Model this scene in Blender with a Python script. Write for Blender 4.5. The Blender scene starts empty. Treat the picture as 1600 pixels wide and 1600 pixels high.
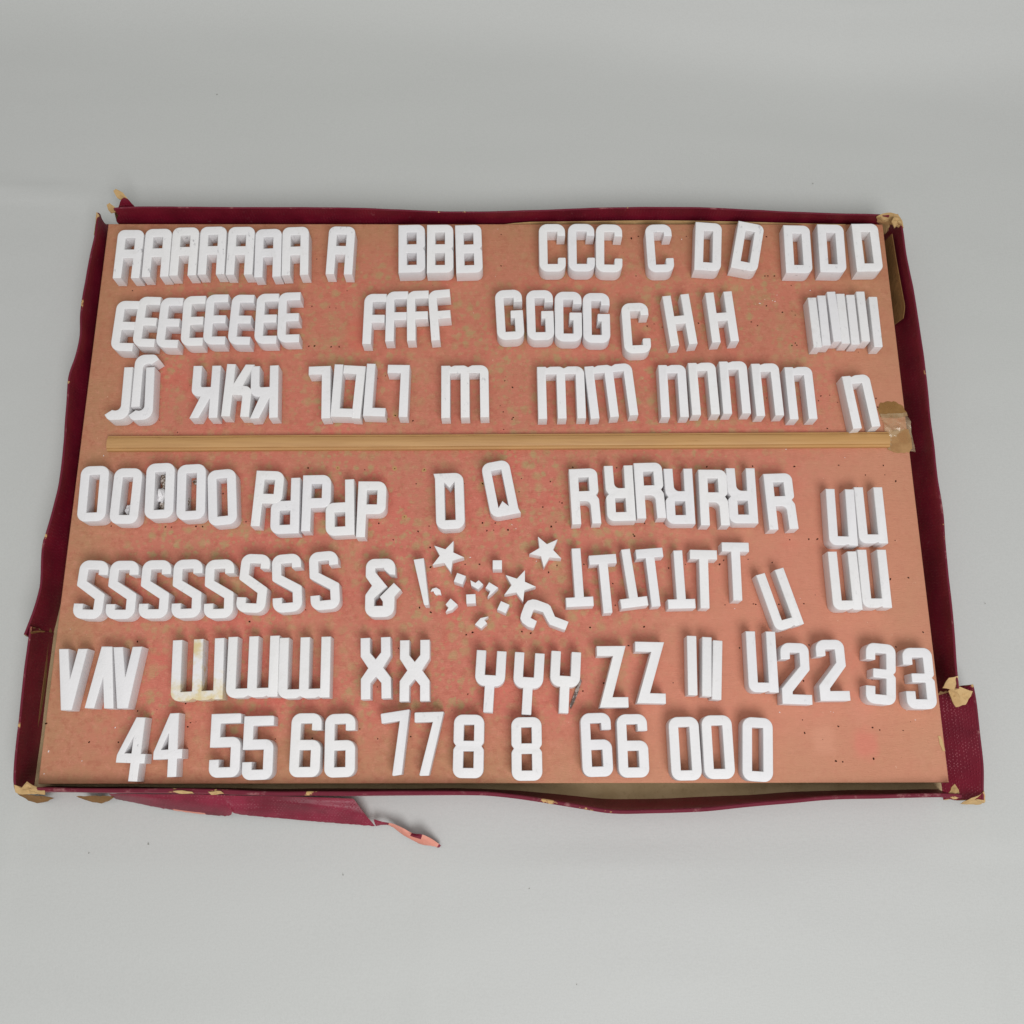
import bpy, bmesh, math, random
import numpy as np
from mathutils import Vector, Matrix, noise
from mathutils.geometry import tessellate_polygon

scene = bpy.context.scene
C = scene.collection
ZB = 0.020                       # height of the board top above the ground sheet
CAM_LOC = (0.010028, -0.213253, 0.679953)
CAM_TILT, CAM_ROLL, CAM_YAW = 0.271675, 0.011615, -0.012677
CAM_F = 1502.801   # focal length in 1600ths of the frame width
BW, BD = 0.6200, 0.4310

# ------------------------------------------------------------------ camera
cam_d = bpy.data.cameras.new('camera'); cam = bpy.data.objects.new('camera', cam_d); C.objects.link(cam)
cam_d.sensor_width = 36.0; cam_d.lens = 36.0 * CAM_F / 1600.0; cam_d.clip_start = 0.01; cam_d.clip_end = 50
cam.matrix_world = Matrix.Translation((CAM_LOC[0], CAM_LOC[1], CAM_LOC[2] + ZB)) @ \
    (Matrix.Rotation(CAM_YAW, 4, 'Z') @ Matrix.Rotation(CAM_TILT, 4, 'X') @ Matrix.Rotation(CAM_ROLL, 4, 'Z'))
scene.camera = cam
# ------------------------------------------------------------------ world and lamps
w = bpy.data.worlds.new('World'); scene.world = w; w.use_nodes = True
w.node_tree.nodes['Background'].inputs[0].default_value = (0.98, 1.0, 0.97, 1)
w.node_tree.nodes['Background'].inputs[1].default_value = 0.33
def area(name, loc, target, size, watts, col):
    d = bpy.data.lights.new(name, 'AREA'); d.shape = 'DISK'; d.size = size; d.energy = watts; d.color = col
    o = bpy.data.objects.new(name, d); C.objects.link(o); o.location = loc
    o.rotation_euler = (Vector(target) - Vector(loc)).to_track_quat('-Z', 'Y').to_euler()
    return o
area('window_light', (0.40, -1.15, 1.6), (0, 0, 0), 1.0, 23.5, (0.99, 0.985, 1.0))
area('room_light', (-0.35, -0.1, 2.3), (0, 0, 0), 1.4, 9, (1.0, 1.0, 0.975))
scene.view_settings.view_transform = 'Standard'; scene.view_settings.look = 'None'
scene.view_settings.exposure = 0.03; scene.view_settings.gamma = 1
scene.render.engine = 'CYCLES'

# measured places, metres, board top centre = origin, z up from the board top
FOLD = [(-0.61018, 0.45567), (-0.43954, 0.44902), (-0.21316, 0.44591), (0.04137, 0.43256), (0.18137, 0.41238), (0.29215, 0.39574), (0.46116, 0.40466), (0.63123, 0.41296)]
LET = [
  ('A', -0.28503, 0.18091, 0.0028, 'grey-smudged white plaster letter A, leftmost of the seven touching As at top left'),
  ('A', -0.26315, 0.18188, 0.0206, 'grey-smudged white plaster letter A, second from left of the seven touching As at top left'),
  ('A', -0.24205, 0.18319, 0.0187, 'grey-smudged white plaster letter A, third from left of the seven touching As at top left'),
  ('A', -0.22044, 0.18405, 0.0261, 'grey-smudged white plaster letter A, fourth from left of the seven touching As at top left'),
  ('A', -0.19854, 0.18375, 0.0177, 'white plaster letter A, fifth from left of the seven touching As at top left'),
  ('A', -0.17704, 0.18204, 0.0399, 'white plaster letter A, sixth from left of the seven touching As at top left'),
  ('A', -0.15582, 0.18346, 0.0417, 'white plaster letter A, rightmost of the seven touching As at top left'),
  ('A', -0.12069, 0.18423, -0.0198, 'white plaster letter A standing alone between the touching As and the Bs'),
  ('B', -0.0654, 0.18547, 0.0302, 'white plaster letter B, left one of the touching trio of Bs'),
  ('B', -0.04336, 0.18576, 0.0164, 'white plaster letter B, middle one of the touching trio of Bs'),
  ('B', -0.02094, 0.18551, 0.0382, 'white plaster letter B, right one of the touching trio of Bs'),
  ('C', 0.04406, 0.18631, 0.006, 'white plaster letter C, left one of the trio of Cs in the top row'),
  ('C', 0.06682, 0.18642, -0.0053, 'white plaster letter C, middle one of the trio of Cs in the top row'),
  ('C', 0.08839, 0.18601, -0.0248, 'white plaster letter C, right one of the trio of Cs in the top row'),
  ('C', 0.12778, 0.18593, 0.027, 'white plaster letter C standing alone just left of the first D'),
  ('D', 0.16578, 0.1875, -0.0795, 'white plaster letter D standing upright right beside the lone top row C'),
  ('D', 0.19674, 0.1876, -0.2117, 'white plaster letter D tilted clockwise, second D of the top row'),
  ('D', 0.23576, 0.18538, -0.0227, 'white plaster letter D, left one of the three Ds at the top right corner'),
  ('D', 0.26215, 0.18578, -0.0252, 'white plaster letter D, middle one of the three Ds at the top right corner'),
  ('D', 0.28999, 0.18666, 0.0108, 'white plaster letter D, right one of the three Ds at the top right corner'),
  ('E', -0.2816, 0.11964, -0.0271, 'white plaster letter E, leftmost of the eight Es below the As'),
  ('E', -0.26552, 0.12324, -0.0351, 'white plaster letter E, second from left of the eight Es below the As'),
  ('E', -0.24795, 0.12228, -0.0204, 'white plaster letter E, third from left of the eight Es below the As'),
  ('E', -0.23004, 0.12372, 0.0208, 'white plaster letter E, fourth from left of the eight Es below the As'),
  ('E', -0.21302, 0.12497, 0.008, 'white plaster letter E, fifth from left of the eight Es below the As'),
  ('E', -0.19374, 0.12474, -0.0197, 'white plaster letter E, sixth from left of the eight Es below the As'),
  ('E', -0.1744, 0.12568, 0.0101, 'white plaster letter E, seventh from left of the eight Es below the As'),
  ('E', -0.15752, 0.1268, 0.0284, 'white plaster letter E, rightmost of the eight Es below the As'),
  ('F', -0.09215, 0.12555, -0.0062, 'white plaster letter F, leftmost of the four Fs'),
  ('F', -0.07534, 0.12777, 0.0141, 'white plaster letter F, second from left of the four Fs'),
  ('F', -0.05922, 0.12836, 0.0335, 'white plaster letter F, third from left of the four Fs'),
  ('F', -0.04193, 0.12888, 0.086, 'white plaster letter F, leaning, rightmost of the four Fs'),
  ('G', 0.01073, 0.12892, 0.0561, 'white plaster letter G, leftmost of the four Gs'),
  ('G', 0.03407, 0.12859, 0.024, 'white plaster letter G, second from left of the four Gs'),
  ('G', 0.05562, 0.12742, -0.0046, 'white plaster letter G, third from left of the four Gs'),
  ('G', 0.07708, 0.12639, -0.0066, 'white plaster letter G, rightmost of the four Gs'),
  ('C', 0.10698, 0.1177, 0.0377, 'white plaster letter C set lower than its row, between the Gs and the Hs'),
  ('H', 0.14054, 0.1246, 0.1103, 'white plaster letter H, left one of the two Hs beside the low C'),
  ('H', 0.17289, 0.1271, 0.0723, 'white plaster letter H, right one of the two Hs'),
  ('I', 0.24357, 0.12267, 0.0246, 'white plaster bar letter I, leftmost of the seven bars at upper right'),
  ('I', 0.25075, 0.12436, 0.0072, 'white plaster bar letter I, second from left of the seven bars at upper right'),
  ('I', 0.25897, 0.1276, 0.0333, 'white plaster bar letter I, third from left of the seven bars at upper right'),
  ('I', 0.26535, 0.12578, 0.0084, 'white plaster bar letter I, fourth from left of the seven bars at upper right'),
  ('I', 0.27293, 0.12502, 0.0037, 'white plaster bar letter I, fifth from left of the seven bars at upper right'),
  ('I', 0.28081, 0.12758, 0.0078, 'white plaster bar letter I, sixth from left of the seven bars at upper right'),
  ('I', 0.28989, 0.12296, 0.0002, 'white plaster bar letter I, rightmost of the seven bars at upper right'),
  ('J', -0.28046, 0.06449, 0.0244, 'white plaster letter J, left one of the interlocked Js'),
  ('J', -0.26158, 0.07491, 3.1637, 'white plaster letter J upside down, hooked over the right J'),
  ('J', -0.26332, 0.06427, 0.0582, 'white plaster letter J, right one under the upside-down J'),
  ('K', -0.21588, 0.06565, 3.1554, 'white plaster letter K upside down, left one of the three Ks'),
  ('K', -0.19172, 0.06679, -0.0297, 'white plaster letter K upright, middle one of the three Ks'),
  ('K', -0.17195, 0.06562, 3.1905, 'white plaster letter K upside down, right one of the three Ks'),
  ('L', -0.13104, 0.0653, 3.18, 'white plaster letter L upside down, leftmost of the five Ls'),
  ('L', -0.11308, 0.06653, -0.0283, 'white plaster letter L upright, nested with the second upside-down L'),
  ('L', -0.10675, 0.06582, 3.0828, 'white plaster letter L upside down, closing a box with the upright L on its left'),
  ('L', -0.08897, 0.06712, -0.0336, 'white plaster letter L upright, fourth from left of the five Ls'),
  ('L', -0.07278, 0.06651, 3.127, 'white plaster letter L upside down, standing alone right of the other Ls'),
  ('M', -0.02254, 0.06606, 0.0184, 'white plaster letter M with fine scratches, standing alone right of the Ls'),
  ('M', 0.04931, 0.06519, 0.0172, 'white plaster letter M, upright left one of the touching pair of Ms'),
  ('M', 0.08651, 0.06652, 0.0918, 'white plaster letter M leaning left, right one of the touching pair of Ms'),
  ('N', 0.13305, 0.06642, 0.0132, 'white plaster letter N, leftmost of the five Ns in a row'),
  ('N', 0.15583, 0.0683, 0.0277, 'white plaster letter N, second from left of the five Ns in a row'),
  ('N', 0.17908, 0.06917, 0.0188, 'white plaster letter N, third from left of the five Ns in a row'),
  ('N', 0.2033, 0.06747, 0.0288, 'white plaster letter N, fourth from left of the five Ns in a row'),
  ('N', 0.22796, 0.06469, 0.022, 'white plaster letter N, rightmost of the five Ns in a row'),
  ('N', 0.27226, 0.05796, 0.1088, 'white plaster letter N leaning against the right end of the wooden strip'),
  ('O', -0.2903, -0.01337, 0.0316, 'white plaster letter O, leftmost of the five Os, nothing inside'),
  ('O', -0.26648, -0.01509, 0.0014, 'white plaster letter O with a white crumb in its hole, second of the five Os'),
  ('O', -0.24243, -0.01129, 0.0543, 'white plaster letter O with brown dirt and plaster in its hole'),
  ('O', -0.21971, -0.01212, 0.0623, 'white plaster letter O with a dirty inner wall, fourth of the five Os'),
  ('O', -0.19697, -0.01612, 0.1021, 'white plaster letter O, rightmost and lowest of the five Os'),
  ('P', -0.16384, -0.01728, -0.0354, 'white plaster letter P upright, leftmost of the interlocked Ps'),
  ('P', -0.15103, -0.02267, 3.1769, 'white plaster letter P upside down, second of the interlocked Ps'),
  ('P', -0.12875, -0.0205, 0.0204, 'white plaster letter P upright, middle of the five interlocked Ps'),
  ('P', -0.11163, -0.02392, 3.1921, 'white plaster letter P upside down, fourth of the interlocked Ps'),
  ('P', -0.08878, -0.02526, -0.0033, 'white plaster letter P upright, rightmost of the interlocked Ps'),
  ('Q', -0.0325, -0.01909, 3.1858, 'white plaster letter Q upside down, left one of the two Qs'),
  ('Q', 0.0036, -0.00974, 0.1932, 'white plaster letter Q tilted left, right one of the two Qs'),
  ('R', 0.06493, -0.01549, 0.0437, 'white plaster letter R upright, leftmost of the seven Rs'),
  ('R', 0.0906, -0.01334, 3.1686, 'white plaster letter R upside down, second from left of the seven Rs'),
  ('R', 0.11204, -0.01123, 0.0294, 'white plaster letter R upright, third from left of the seven Rs'),
  ('R', 0.13374, -0.01556, 3.1483, 'white plaster letter R upside down, fourth from left of the seven Rs'),
  ('R', 0.15823, -0.01655, -0.0044, 'white plaster letter R upright, fifth from left of the seven Rs'),
  ('R', 0.17905, -0.01525, 3.1399, 'white plaster letter R upside down, sixth from left of the seven Rs'),
  ('R', 0.20637, -0.01944, 0.0368, 'white plaster letter R upright, rightmost of the seven Rs'),
  ('U', 0.24962, -0.03136, 3.1187, 'white plaster letter U, left one of the upper pair of Us'),
  ('U', 0.27085, -0.02989, 3.1415, 'white plaster letter U, right one of the upper pair of Us'),
  ('S', -0.28377, -0.08378, -0.0354, 'white plaster letter S, leftmost of the eight Ss'),
  ('S', -0.26169, -0.08395, 0.0041, 'white plaster letter S, second from left of the eight Ss'),
  ('S', -0.23888, -0.08354, 0.0128, 'white plaster letter S, third from left of the eight Ss'),
  ('S', -0.21626, -0.08321, 0.0401, 'white plaster letter S, fourth from left of the eight Ss'),
  ('S', -0.19372, -0.08331, 0.0442, 'white plaster letter S, fifth from left of the eight Ss'),
  ('S', -0.17002, -0.07938, -0.0437, 'white plaster letter S, sixth from left of the eight Ss'),
  ('S', -0.1464, -0.07918, 0.0863, 'white plaster letter S, seventh from left of the eight Ss'),
  ('S', -0.1201, -0.07738, 0.0935, 'white plaster letter S, rightmost of the eight Ss'),
  ('AMP', -0.0806, -0.08271, 0.018, 'white plaster ampersand between the Ss and the stars'),
  ('T', 0.05896, -0.07525, 3.1918, 'white plaster letter T upside down, leftmost of the seven Ts'),
  ('T', 0.07795, -0.07997, 0.0694, 'white plaster letter T upright, second from left of the seven Ts'),
  ('T', 0.09577, -0.07585, 3.2691, 'white plaster letter T upside down, third from left of the seven Ts'),
  ('T', 0.11157, -0.07543, 0.0841, 'white plaster letter T upright, fourth from left of the seven Ts'),
  ('T', 0.13094, -0.07674, 3.1664, 'white plaster letter T upside down, fifth from left of the seven Ts'),
  ('T', 0.14813, -0.07658, -0.0249, 'white plaster letter T upright, sixth from left of the seven Ts'),
  ('T', 0.17125, -0.07113, -0.0164, 'white plaster letter T upright, rightmost of the seven Ts'),
  ('U', 0.20052, -0.09131, 3.4185, 'white plaster letter U tilted left, beside the rightmost T'),
  ('U', 0.24765, -0.07778, 3.1511, 'white plaster letter U, left one of the lower pair of Us'),
  ('U', 0.26861, -0.07642, 3.1424, 'white plaster letter U, right one of the lower pair of Us'),
  ('V', -0.29104, -0.14634, 0.0048, 'white plaster letter V upright, left one of the three Vs'),
  ('V', -0.26836, -0.14489, 3.1256, 'white plaster letter V upside down, middle one of the three Vs'),
  ('V', -0.25316, -0.14509, 0.0177, 'white plaster letter V upright, right one of the three Vs'),
  ('W', -0.2041, -0.13976, 3.1906, 'yellow-stained white plaster letter W, leftmost of the three Ws'),
  ('W', -0.16625, -0.1378, 3.1705, 'clean white plaster letter W, middle one of the three Ws'),
  ('W', -0.13064, -0.13845, 3.1685, 'clean white plaster letter W, rightmost of the three Ws'),
  ('X', -0.08159, -0.13883, 0.0456, 'white plaster letter X, left one of the two Xs'),
  ('X', -0.05477, -0.14048, 0.02, 'white plaster letter X, right one of the two Xs'),
  ('Y', -0.00301, -0.14801, -0.0566, 'white plaster letter Y, left one of the three Ys'),
  ('Y', 0.02325, -0.14948, -0.0626, 'white plaster letter Y, middle one of the three Ys'),
  ('Y', 0.04854, -0.14859, -0.0608, 'white plaster letter Y, right one of the three Ys'),
  ('Z', 0.08127, -0.14482, 0.0067, 'white plaster letter Z slightly tilted, left one of the two Zs'),
  ('Z', 0.1074, -0.14211, -0.0235, 'white plaster letter Z, right one of the two Zs'),
  ('1', 0.13642, -0.13791, -0.0304, 'white plaster straight bar, left one of three right of the Zs'),
  ('1', 0.14649, -0.13879, -0.057, 'white plaster straight bar, middle one of three right of the Zs'),
  ('1', 0.15355, -0.141, -0.0775, 'white plaster straight bar, right one of three right of the Zs'),
  ('U', 0.18497, -0.1348, 3.1302, 'white plaster letter U touching the left figure 2'),
  ('2', 0.20773, -0.14291, -0.0339, 'white plaster figure 2, left one, touching the letter U'),
  ('2', 0.23306, -0.14063, 0.0085, 'white plaster figure 2, right one of the two figure 2s'),
  ('3', 0.26622, -0.14315, -0.1, 'white plaster figure 3, left one of the two figure 3s'),
  ('3', 0.29231, -0.14629, -0.01, 'white plaster figure 3, right one, nearest the tray edge'),
  ('4', -0.24249, -0.19282, -0.0325, 'grey-dusted white plaster figure 4, left one of the pair'),
  ('4', -0.21828, -0.19022, 0.0442, 'white plaster figure 4, right one, next to the 5s'),
  ('5', -0.18104, -0.19047, 0.0286, 'white plaster figure 5, left one of the pair'),
  ('5', -0.15879, -0.19206, 0.0219, 'white plaster figure 5, right one of the pair'),
  ('6', -0.12706, -0.19033, 0.0064, 'white plaster figure 6, left one of the pair beside the 5s'),
  ('6', -0.10382, -0.19059, 0.0314, 'white plaster figure 6, right one of the pair beside the 5s'),
  ('7', -0.06396, -0.18892, 0.1504, 'white plaster figure 7 turned left, with a steep stem, left one of the pair'),
  ('7', -0.04327, -0.18952, 0.0282, 'white plaster figure 7, right one, with a slanting stem'),
  ('8', -0.01712, -0.19126, -0.0117, 'white plaster figure 8 directly right of the 7s'),
  ('8', 0.02204, -0.193, 0.0085, 'white plaster figure 8 standing alone between the other 8 and a 6'),
  ('6', 0.06924, -0.1904, 0.0255, 'white plaster figure 6, left one of the pair beside the zeros'),
  ('6', 0.09368, -0.19106, 0.013, 'white plaster figure 6, right one of the pair beside the zeros'),
  ('0', 0.12881, -0.19297, 0.0158, 'white plaster figure 0, left one of the touching zeros in the bottom row'),
  ('0', 0.1512, -0.19201, 0.0065, 'white plaster figure 0, right one of the touching zeros in the bottom row'),
  ('0', 0.17775, -0.1936, -0.0657, 'white plaster figure 0, rightmost piece of the bottom row'),
]
TRACED = [('exclamation_mark', 'exclamation mark', 'white plaster exclamation mark stroke beside the left star', 0.0133, [(-0.05751, -0.06258), (-0.0503, -0.06154), (-0.04602, -0.09427), (-0.04642, -0.09512), (-0.04902, -0.09512), (-0.04954, -0.09444)]), ('question_mark', 'question mark', 'white plaster question mark lying on its side below the stars', 0.0133, [(0.02956, -0.10653), (0.02786, -0.11073), (0.02685, -0.1114), (0.02326, -0.11039), (0.01951, -0.10762), (0.01802, -0.10467), (0.01853, -0.10171), (0.02108, -0.09493), (0.02337, -0.09212), (0.02675, -0.0911), (0.02969, -0.09153), (0.03766, -0.09452), (0.03932, -0.09605), (0.04233, -0.10342), (0.05174, -0.10706), (0.04956, -0.11243), (0.04872, -0.11268), (0.03874, -0.10907), (0.03693, -0.10637), (0.03398, -0.10029), (0.02779, -0.09833), (0.02711, -0.09918), (0.02523, -0.10425)]), ('comma', 'comma', 'white plaster comma touching the comma right of it, tail pointing upper left', 0.011, [(-0.01719, -0.07692), (-0.01353, -0.0789), (-0.01126, -0.07692), (-0.00811, -0.07994), (-0.01163, -0.08354), (-0.01656, -0.08079)]), ('comma', 'comma', 'white plaster comma with downward tail, between its twin and the middle star', 0.011, [(-0.00389, -0.07839), (0.00255, -0.08235), (-0.00149, -0.08638), (-0.00501, -0.0892), (-0.00301, -0.08492), (-0.0064, -0.08252)]), ('comma', 'comma', 'white plaster comma nearest below the thin crescent chip', 0.011, [(-0.03095, -0.09003), (-0.02601, -0.09446), (-0.02981, -0.09828), (-0.03432, -0.09971), (-0.03236, -0.09658), (-0.03442, -0.09428)]), ('comma', 'comma', 'white plaster comma lowest of the small pieces, tail pointing upper right', 0.011, [(-0.01369, -0.10842), (-0.00979, -0.10396), (-0.00435, -0.10279), (-0.0071, -0.10532), (-0.00517, -0.10759), (-0.00932, -0.11137)]), ('comma', 'comma', 'thin flat curled white plaster comma beside the exclamation mark', 0.004, [(-0.04571, -0.0837), (-0.04464, -0.08171), (-0.04174, -0.08084), (-0.03889, -0.08258), (-0.03796, -0.08622), (-0.03968, -0.08588), (-0.04181, -0.08639), (-0.04329, -0.08483), (-0.04357, -0.08353), (-0.04461, -0.08327)])]
STARS = [(-0.03402, -0.05939, 1.189, 'white plaster star upper left, beside the exclamation mark'), (0.03664, -0.05576, 2.057, 'white plaster star upper right, above the leftmost T'), (0.01711, -0.08081, 2.451, 'white plaster star lowest of the three, above the question mark')]
DOTS = [(0.00191, -0.06611, 0, 'white plaster full stop highest of the small cubes, between the stars'), (-0.0246, -0.07614, -0.35, 'white plaster full stop just below the left star, tilted'), (-0.01657, -0.09058, 0.05, 'white plaster full stop between the comma pair and the lowest comma'), (0.0062, -0.09648, -0.42, 'white plaster full stop tilted, just left of the question mark')]
HOLES = [(-0.28449, 0.1562), (-0.11645, 0.15609), (-0.14328, 0.14266), (-0.14172, 0.18389), (-0.12953, 0.14198), (-0.12451, 0.14129), (-0.1439, 0.10865), (-0.1396, 0.10892), (-0.12664, 0.10825), (-0.12048, 0.10825), (-0.2384, 0.03836), (0.00413, 0.17799), (0.00409, 0.20611), (0.00709, 0.08004), (0.01294, 0.07478), (0.0059, 0.0546), (0.01254, 0.04879), (0.01338, 0.05008), (-0.0756, 0.05178), (-0.06222, 0.04753), (-0.08154, 0.04882), (-0.08997, 0.08203), (-0.08393, 0.08401), (0.00627, 0.04045), (-0.03753, 0.14433), (0.10781, 0.20255), (0.11362, 0.20428), (0.11044, 0.16915), (0.11757, 0.12585), (0.12298, 0.12762), (0.12908, 0.12489), (0.15746, 0.1283), (0.15195, 0.2043), (0.21583, 0.20404), (0.21203, 0.16917), (0.21456, 0.16917), (0.21961, 0.16917), (0.2322, 0.16077), (0.21141, 0.14313), (0.23106, 0.13859), (0.2235, 0.13762), (0.23329, 0.13515), (0.19859, 0.1294), (0.20335, 0.12626), (0.22873, 0.10932), (0.23246, 0.10959), (0.23137, 0.11135), (0.24515, 0.06362), (0.24732, 0.06754), (0.25408, 0.06819), (0.25962, 0.06232), (0.28913, 0.06557), (0.28961, 0.05841), (0.24984, 0.04127), (0.31014, 0.05193), (0.2058, 0.06585), (0.23199, 0.06623), (-0.28014, -0.03435), (-0.24042, -0.03498), (-0.23608, -0.03522), (-0.21829, -0.03463), (-0.21337, -0.03487), (-0.18212, -0.03127), (-0.13906, 0.01016), (-0.13465, -0.09626), (-0.17419, -0.10437), (-0.20042, -0.00965), (-0.13903, 0.01013), (-0.11693, 0.01012), (-0.09683, 0.00871), (-0.07459, 0.00963), (-0.08494, -0.03242), (-0.0664, -0.02761), (-0.05603, -0.03851), (-0.07403, -0.04481), (-0.18208, -0.031), (-0.13477, -0.09614), (-0.17418, -0.10463), (-0.05395, -0.09466), (-0.05843, -0.00213), (-0.0527, 0.00869), (-0.0482, -0.03462), (-0.05617, -0.03851), (-0.04698, -0.05066), (-0.02149, -0.06315), (-0.01108, -0.06299), (-0.00941, -0.00216), (0.01946, 0.00183), (0.01765, -0.00838), (-0.00912, -0.0322), (0.00027, -0.0322), (-0.00584, -0.03809), (-0.00102, -0.03764), (0.00949, -0.03747), (0.01186, -0.02921), (0.04087, -0.00051), (0.04748, -0.01624), (0.04924, -0.01698), (0.03507, -0.02018), (0.04462, -0.0316), (0.04106, -0.03495), (0.04487, -0.06392), (0.03873, -0.06913), (-0.05367, -0.09466), (-0.02414, -0.07919), (0.01925, -0.11193), (0.02563, -0.11305), (-0.01564, -0.11258), (-0.02013, -0.11419), (0.06785, -0.10916), (-0.04555, -0.09813), (-0.04642, -0.06517), (0.01113, 0.0244), (0.05755, 0.0107), (0.0903, 0.01021), (0.1574, 0.01093), (0.10945, -0.03255), (0.12395, -0.03256), (0.10081, -0.04088), (0.10164, -0.04223), (0.06443, -0.06322), (0.08485, -0.07736), (0.08813, -0.0967), (0.0861, -0.09306), (0.1061, -0.1086), (0.1378, -0.06328), (0.12552, -0.06593), (0.16255, -0.0633), (0.16561, -0.06019), (0.16465, -0.09296), (0.1916, 0.01134), (0.22258, 0.01112), (0.25577, 0.01211), (0.28897, 0.0119), (0.27485, 0.0044), (0.28934, 0.00459), (0.29699, -0.00039), (0.2148, -0.045), (0.22865, -0.04462), (0.23492, -0.04453), (0.29152, -0.04553), (0.16562, -0.06024), (0.16237, -0.06336), (0.18348, -0.05958), (0.20066, -0.06197), (0.18494, -0.09222), (0.18657, -0.09259), (0.20325, -0.09261), (0.22116, -0.09216), (0.28498, -0.07431), (0.29822, -0.07319), (-0.25235, -0.11875), (-0.21443, -0.16179), (-0.24722, -0.16685), (-0.20997, -0.17492), (-0.2117, -0.17767), (-0.27838, -0.18781), (-0.2583, -0.18793), (-0.30947, -0.17525), (-0.06776, -0.12357), (-0.08179, -0.15058), (-0.15056, -0.18594), (-0.0802, -0.18593), (-0.05755, -0.18444), (-0.09282, -0.17928), (-0.12529, -0.18546), (-0.01855, -0.15557), (0.06785, -0.10894), (0.06172, -0.15358), (0.17314, -0.12361), (0.09454, -0.12192), (0.07631, -0.14814), (0.12493, -0.14799), (0.30415, -0.11265), (0.28378, -0.12309), (0.22223, -0.12173), (0.21639, -0.14673), (0.26444, -0.14594), (0.28715, -0.14597), (0.21344, -0.17351), (0.21418, -0.18235), (0.23761, -0.17776), (0.23801, -0.17797), (0.26161, -0.17882), (0.26629, -0.18037), (0.28245, -0.1807), (0.23378, -0.20107), (0.23419, -0.20117), (0.23873, -0.20168), (0.26011, -0.1996)]
RIM = {'left_up': [(-0.31464, 0.21807), (-0.31411, 0.19814), (-0.31588, 0.17682), (-0.3171, 0.14926), (-0.31717, 0.12921), (-0.3155, 0.11105), (-0.31681, 0.09574), (-0.31972, 0.08009), (-0.31937, 0.06359), (-0.3178, 0.03922), (-0.31683, 0.02372), (-0.31667, -0.00384), (-0.31835, -0.02364), (-0.32109, -0.04174), (-0.32289, -0.05256), (-0.32109, -0.07349), (-0.32067, -0.08359), (-0.3228, -0.09814), (-0.32721, -0.1152)], 'left_low': [(-0.32387, -0.11029), (-0.3236, -0.11565), (-0.32348, -0.12984), (-0.32333, -0.14735), (-0.32298, -0.17571), (-0.32249, -0.19509), (-0.32084, -0.21334), (-0.31866, -0.21991)], 'top': [(-0.30299, 0.2221), (-0.28545, 0.22326), (-0.18951, 0.22331), (-0.10607, 0.2222), (-0.02868, 0.21937), (0.02489, 0.22055), (0.07855, 0.2223), (0.13228, 0.22349), (0.19601, 0.2215), (0.24596, 0.21894), (0.29945, 0.21696), (0.30999, 0.2161)], 'right_up': [(0.31727, 0.21783), (0.31929, 0.21324), (0.32024, 0.20353), (0.32099, 0.17871), (0.32271, 0.14994), (0.32366, 0.11747), (0.3239, 0.07378), (0.32321, 0.0456), (0.32348, 0.02397), (0.32304, -0.00319), (0.32382, -0.02739), (0.32253, -0.05116), (0.32194, -0.07449), (0.32203, -0.09739), (0.32079, -0.11989), (0.31968, -0.1376), (0.31935, -0.1542)], 'right_low': [(0.33427, -0.1498), (0.3347, -0.15333), (0.335, -0.16298), (0.33442, -0.18248), (0.33411, -0.20465), (0.33159, -0.22683)], 'bottom': [(-0.3118, -0.22033), (-0.28626, -0.22037), (-0.22023, -0.22088), (-0.15409, -0.22262), (-0.09445, -0.22312), (-0.02202, -0.22282), (0.00783, -0.2245), (0.05459, -0.23109), (0.07787, -0.23478), (0.10121, -0.23523), (0.13613, -0.23366), (0.17161, -0.23087), (0.2188, -0.22687), (0.26592, -0.22531), (0.30356, -0.22496), (0.31077, -0.22538)]}
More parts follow.
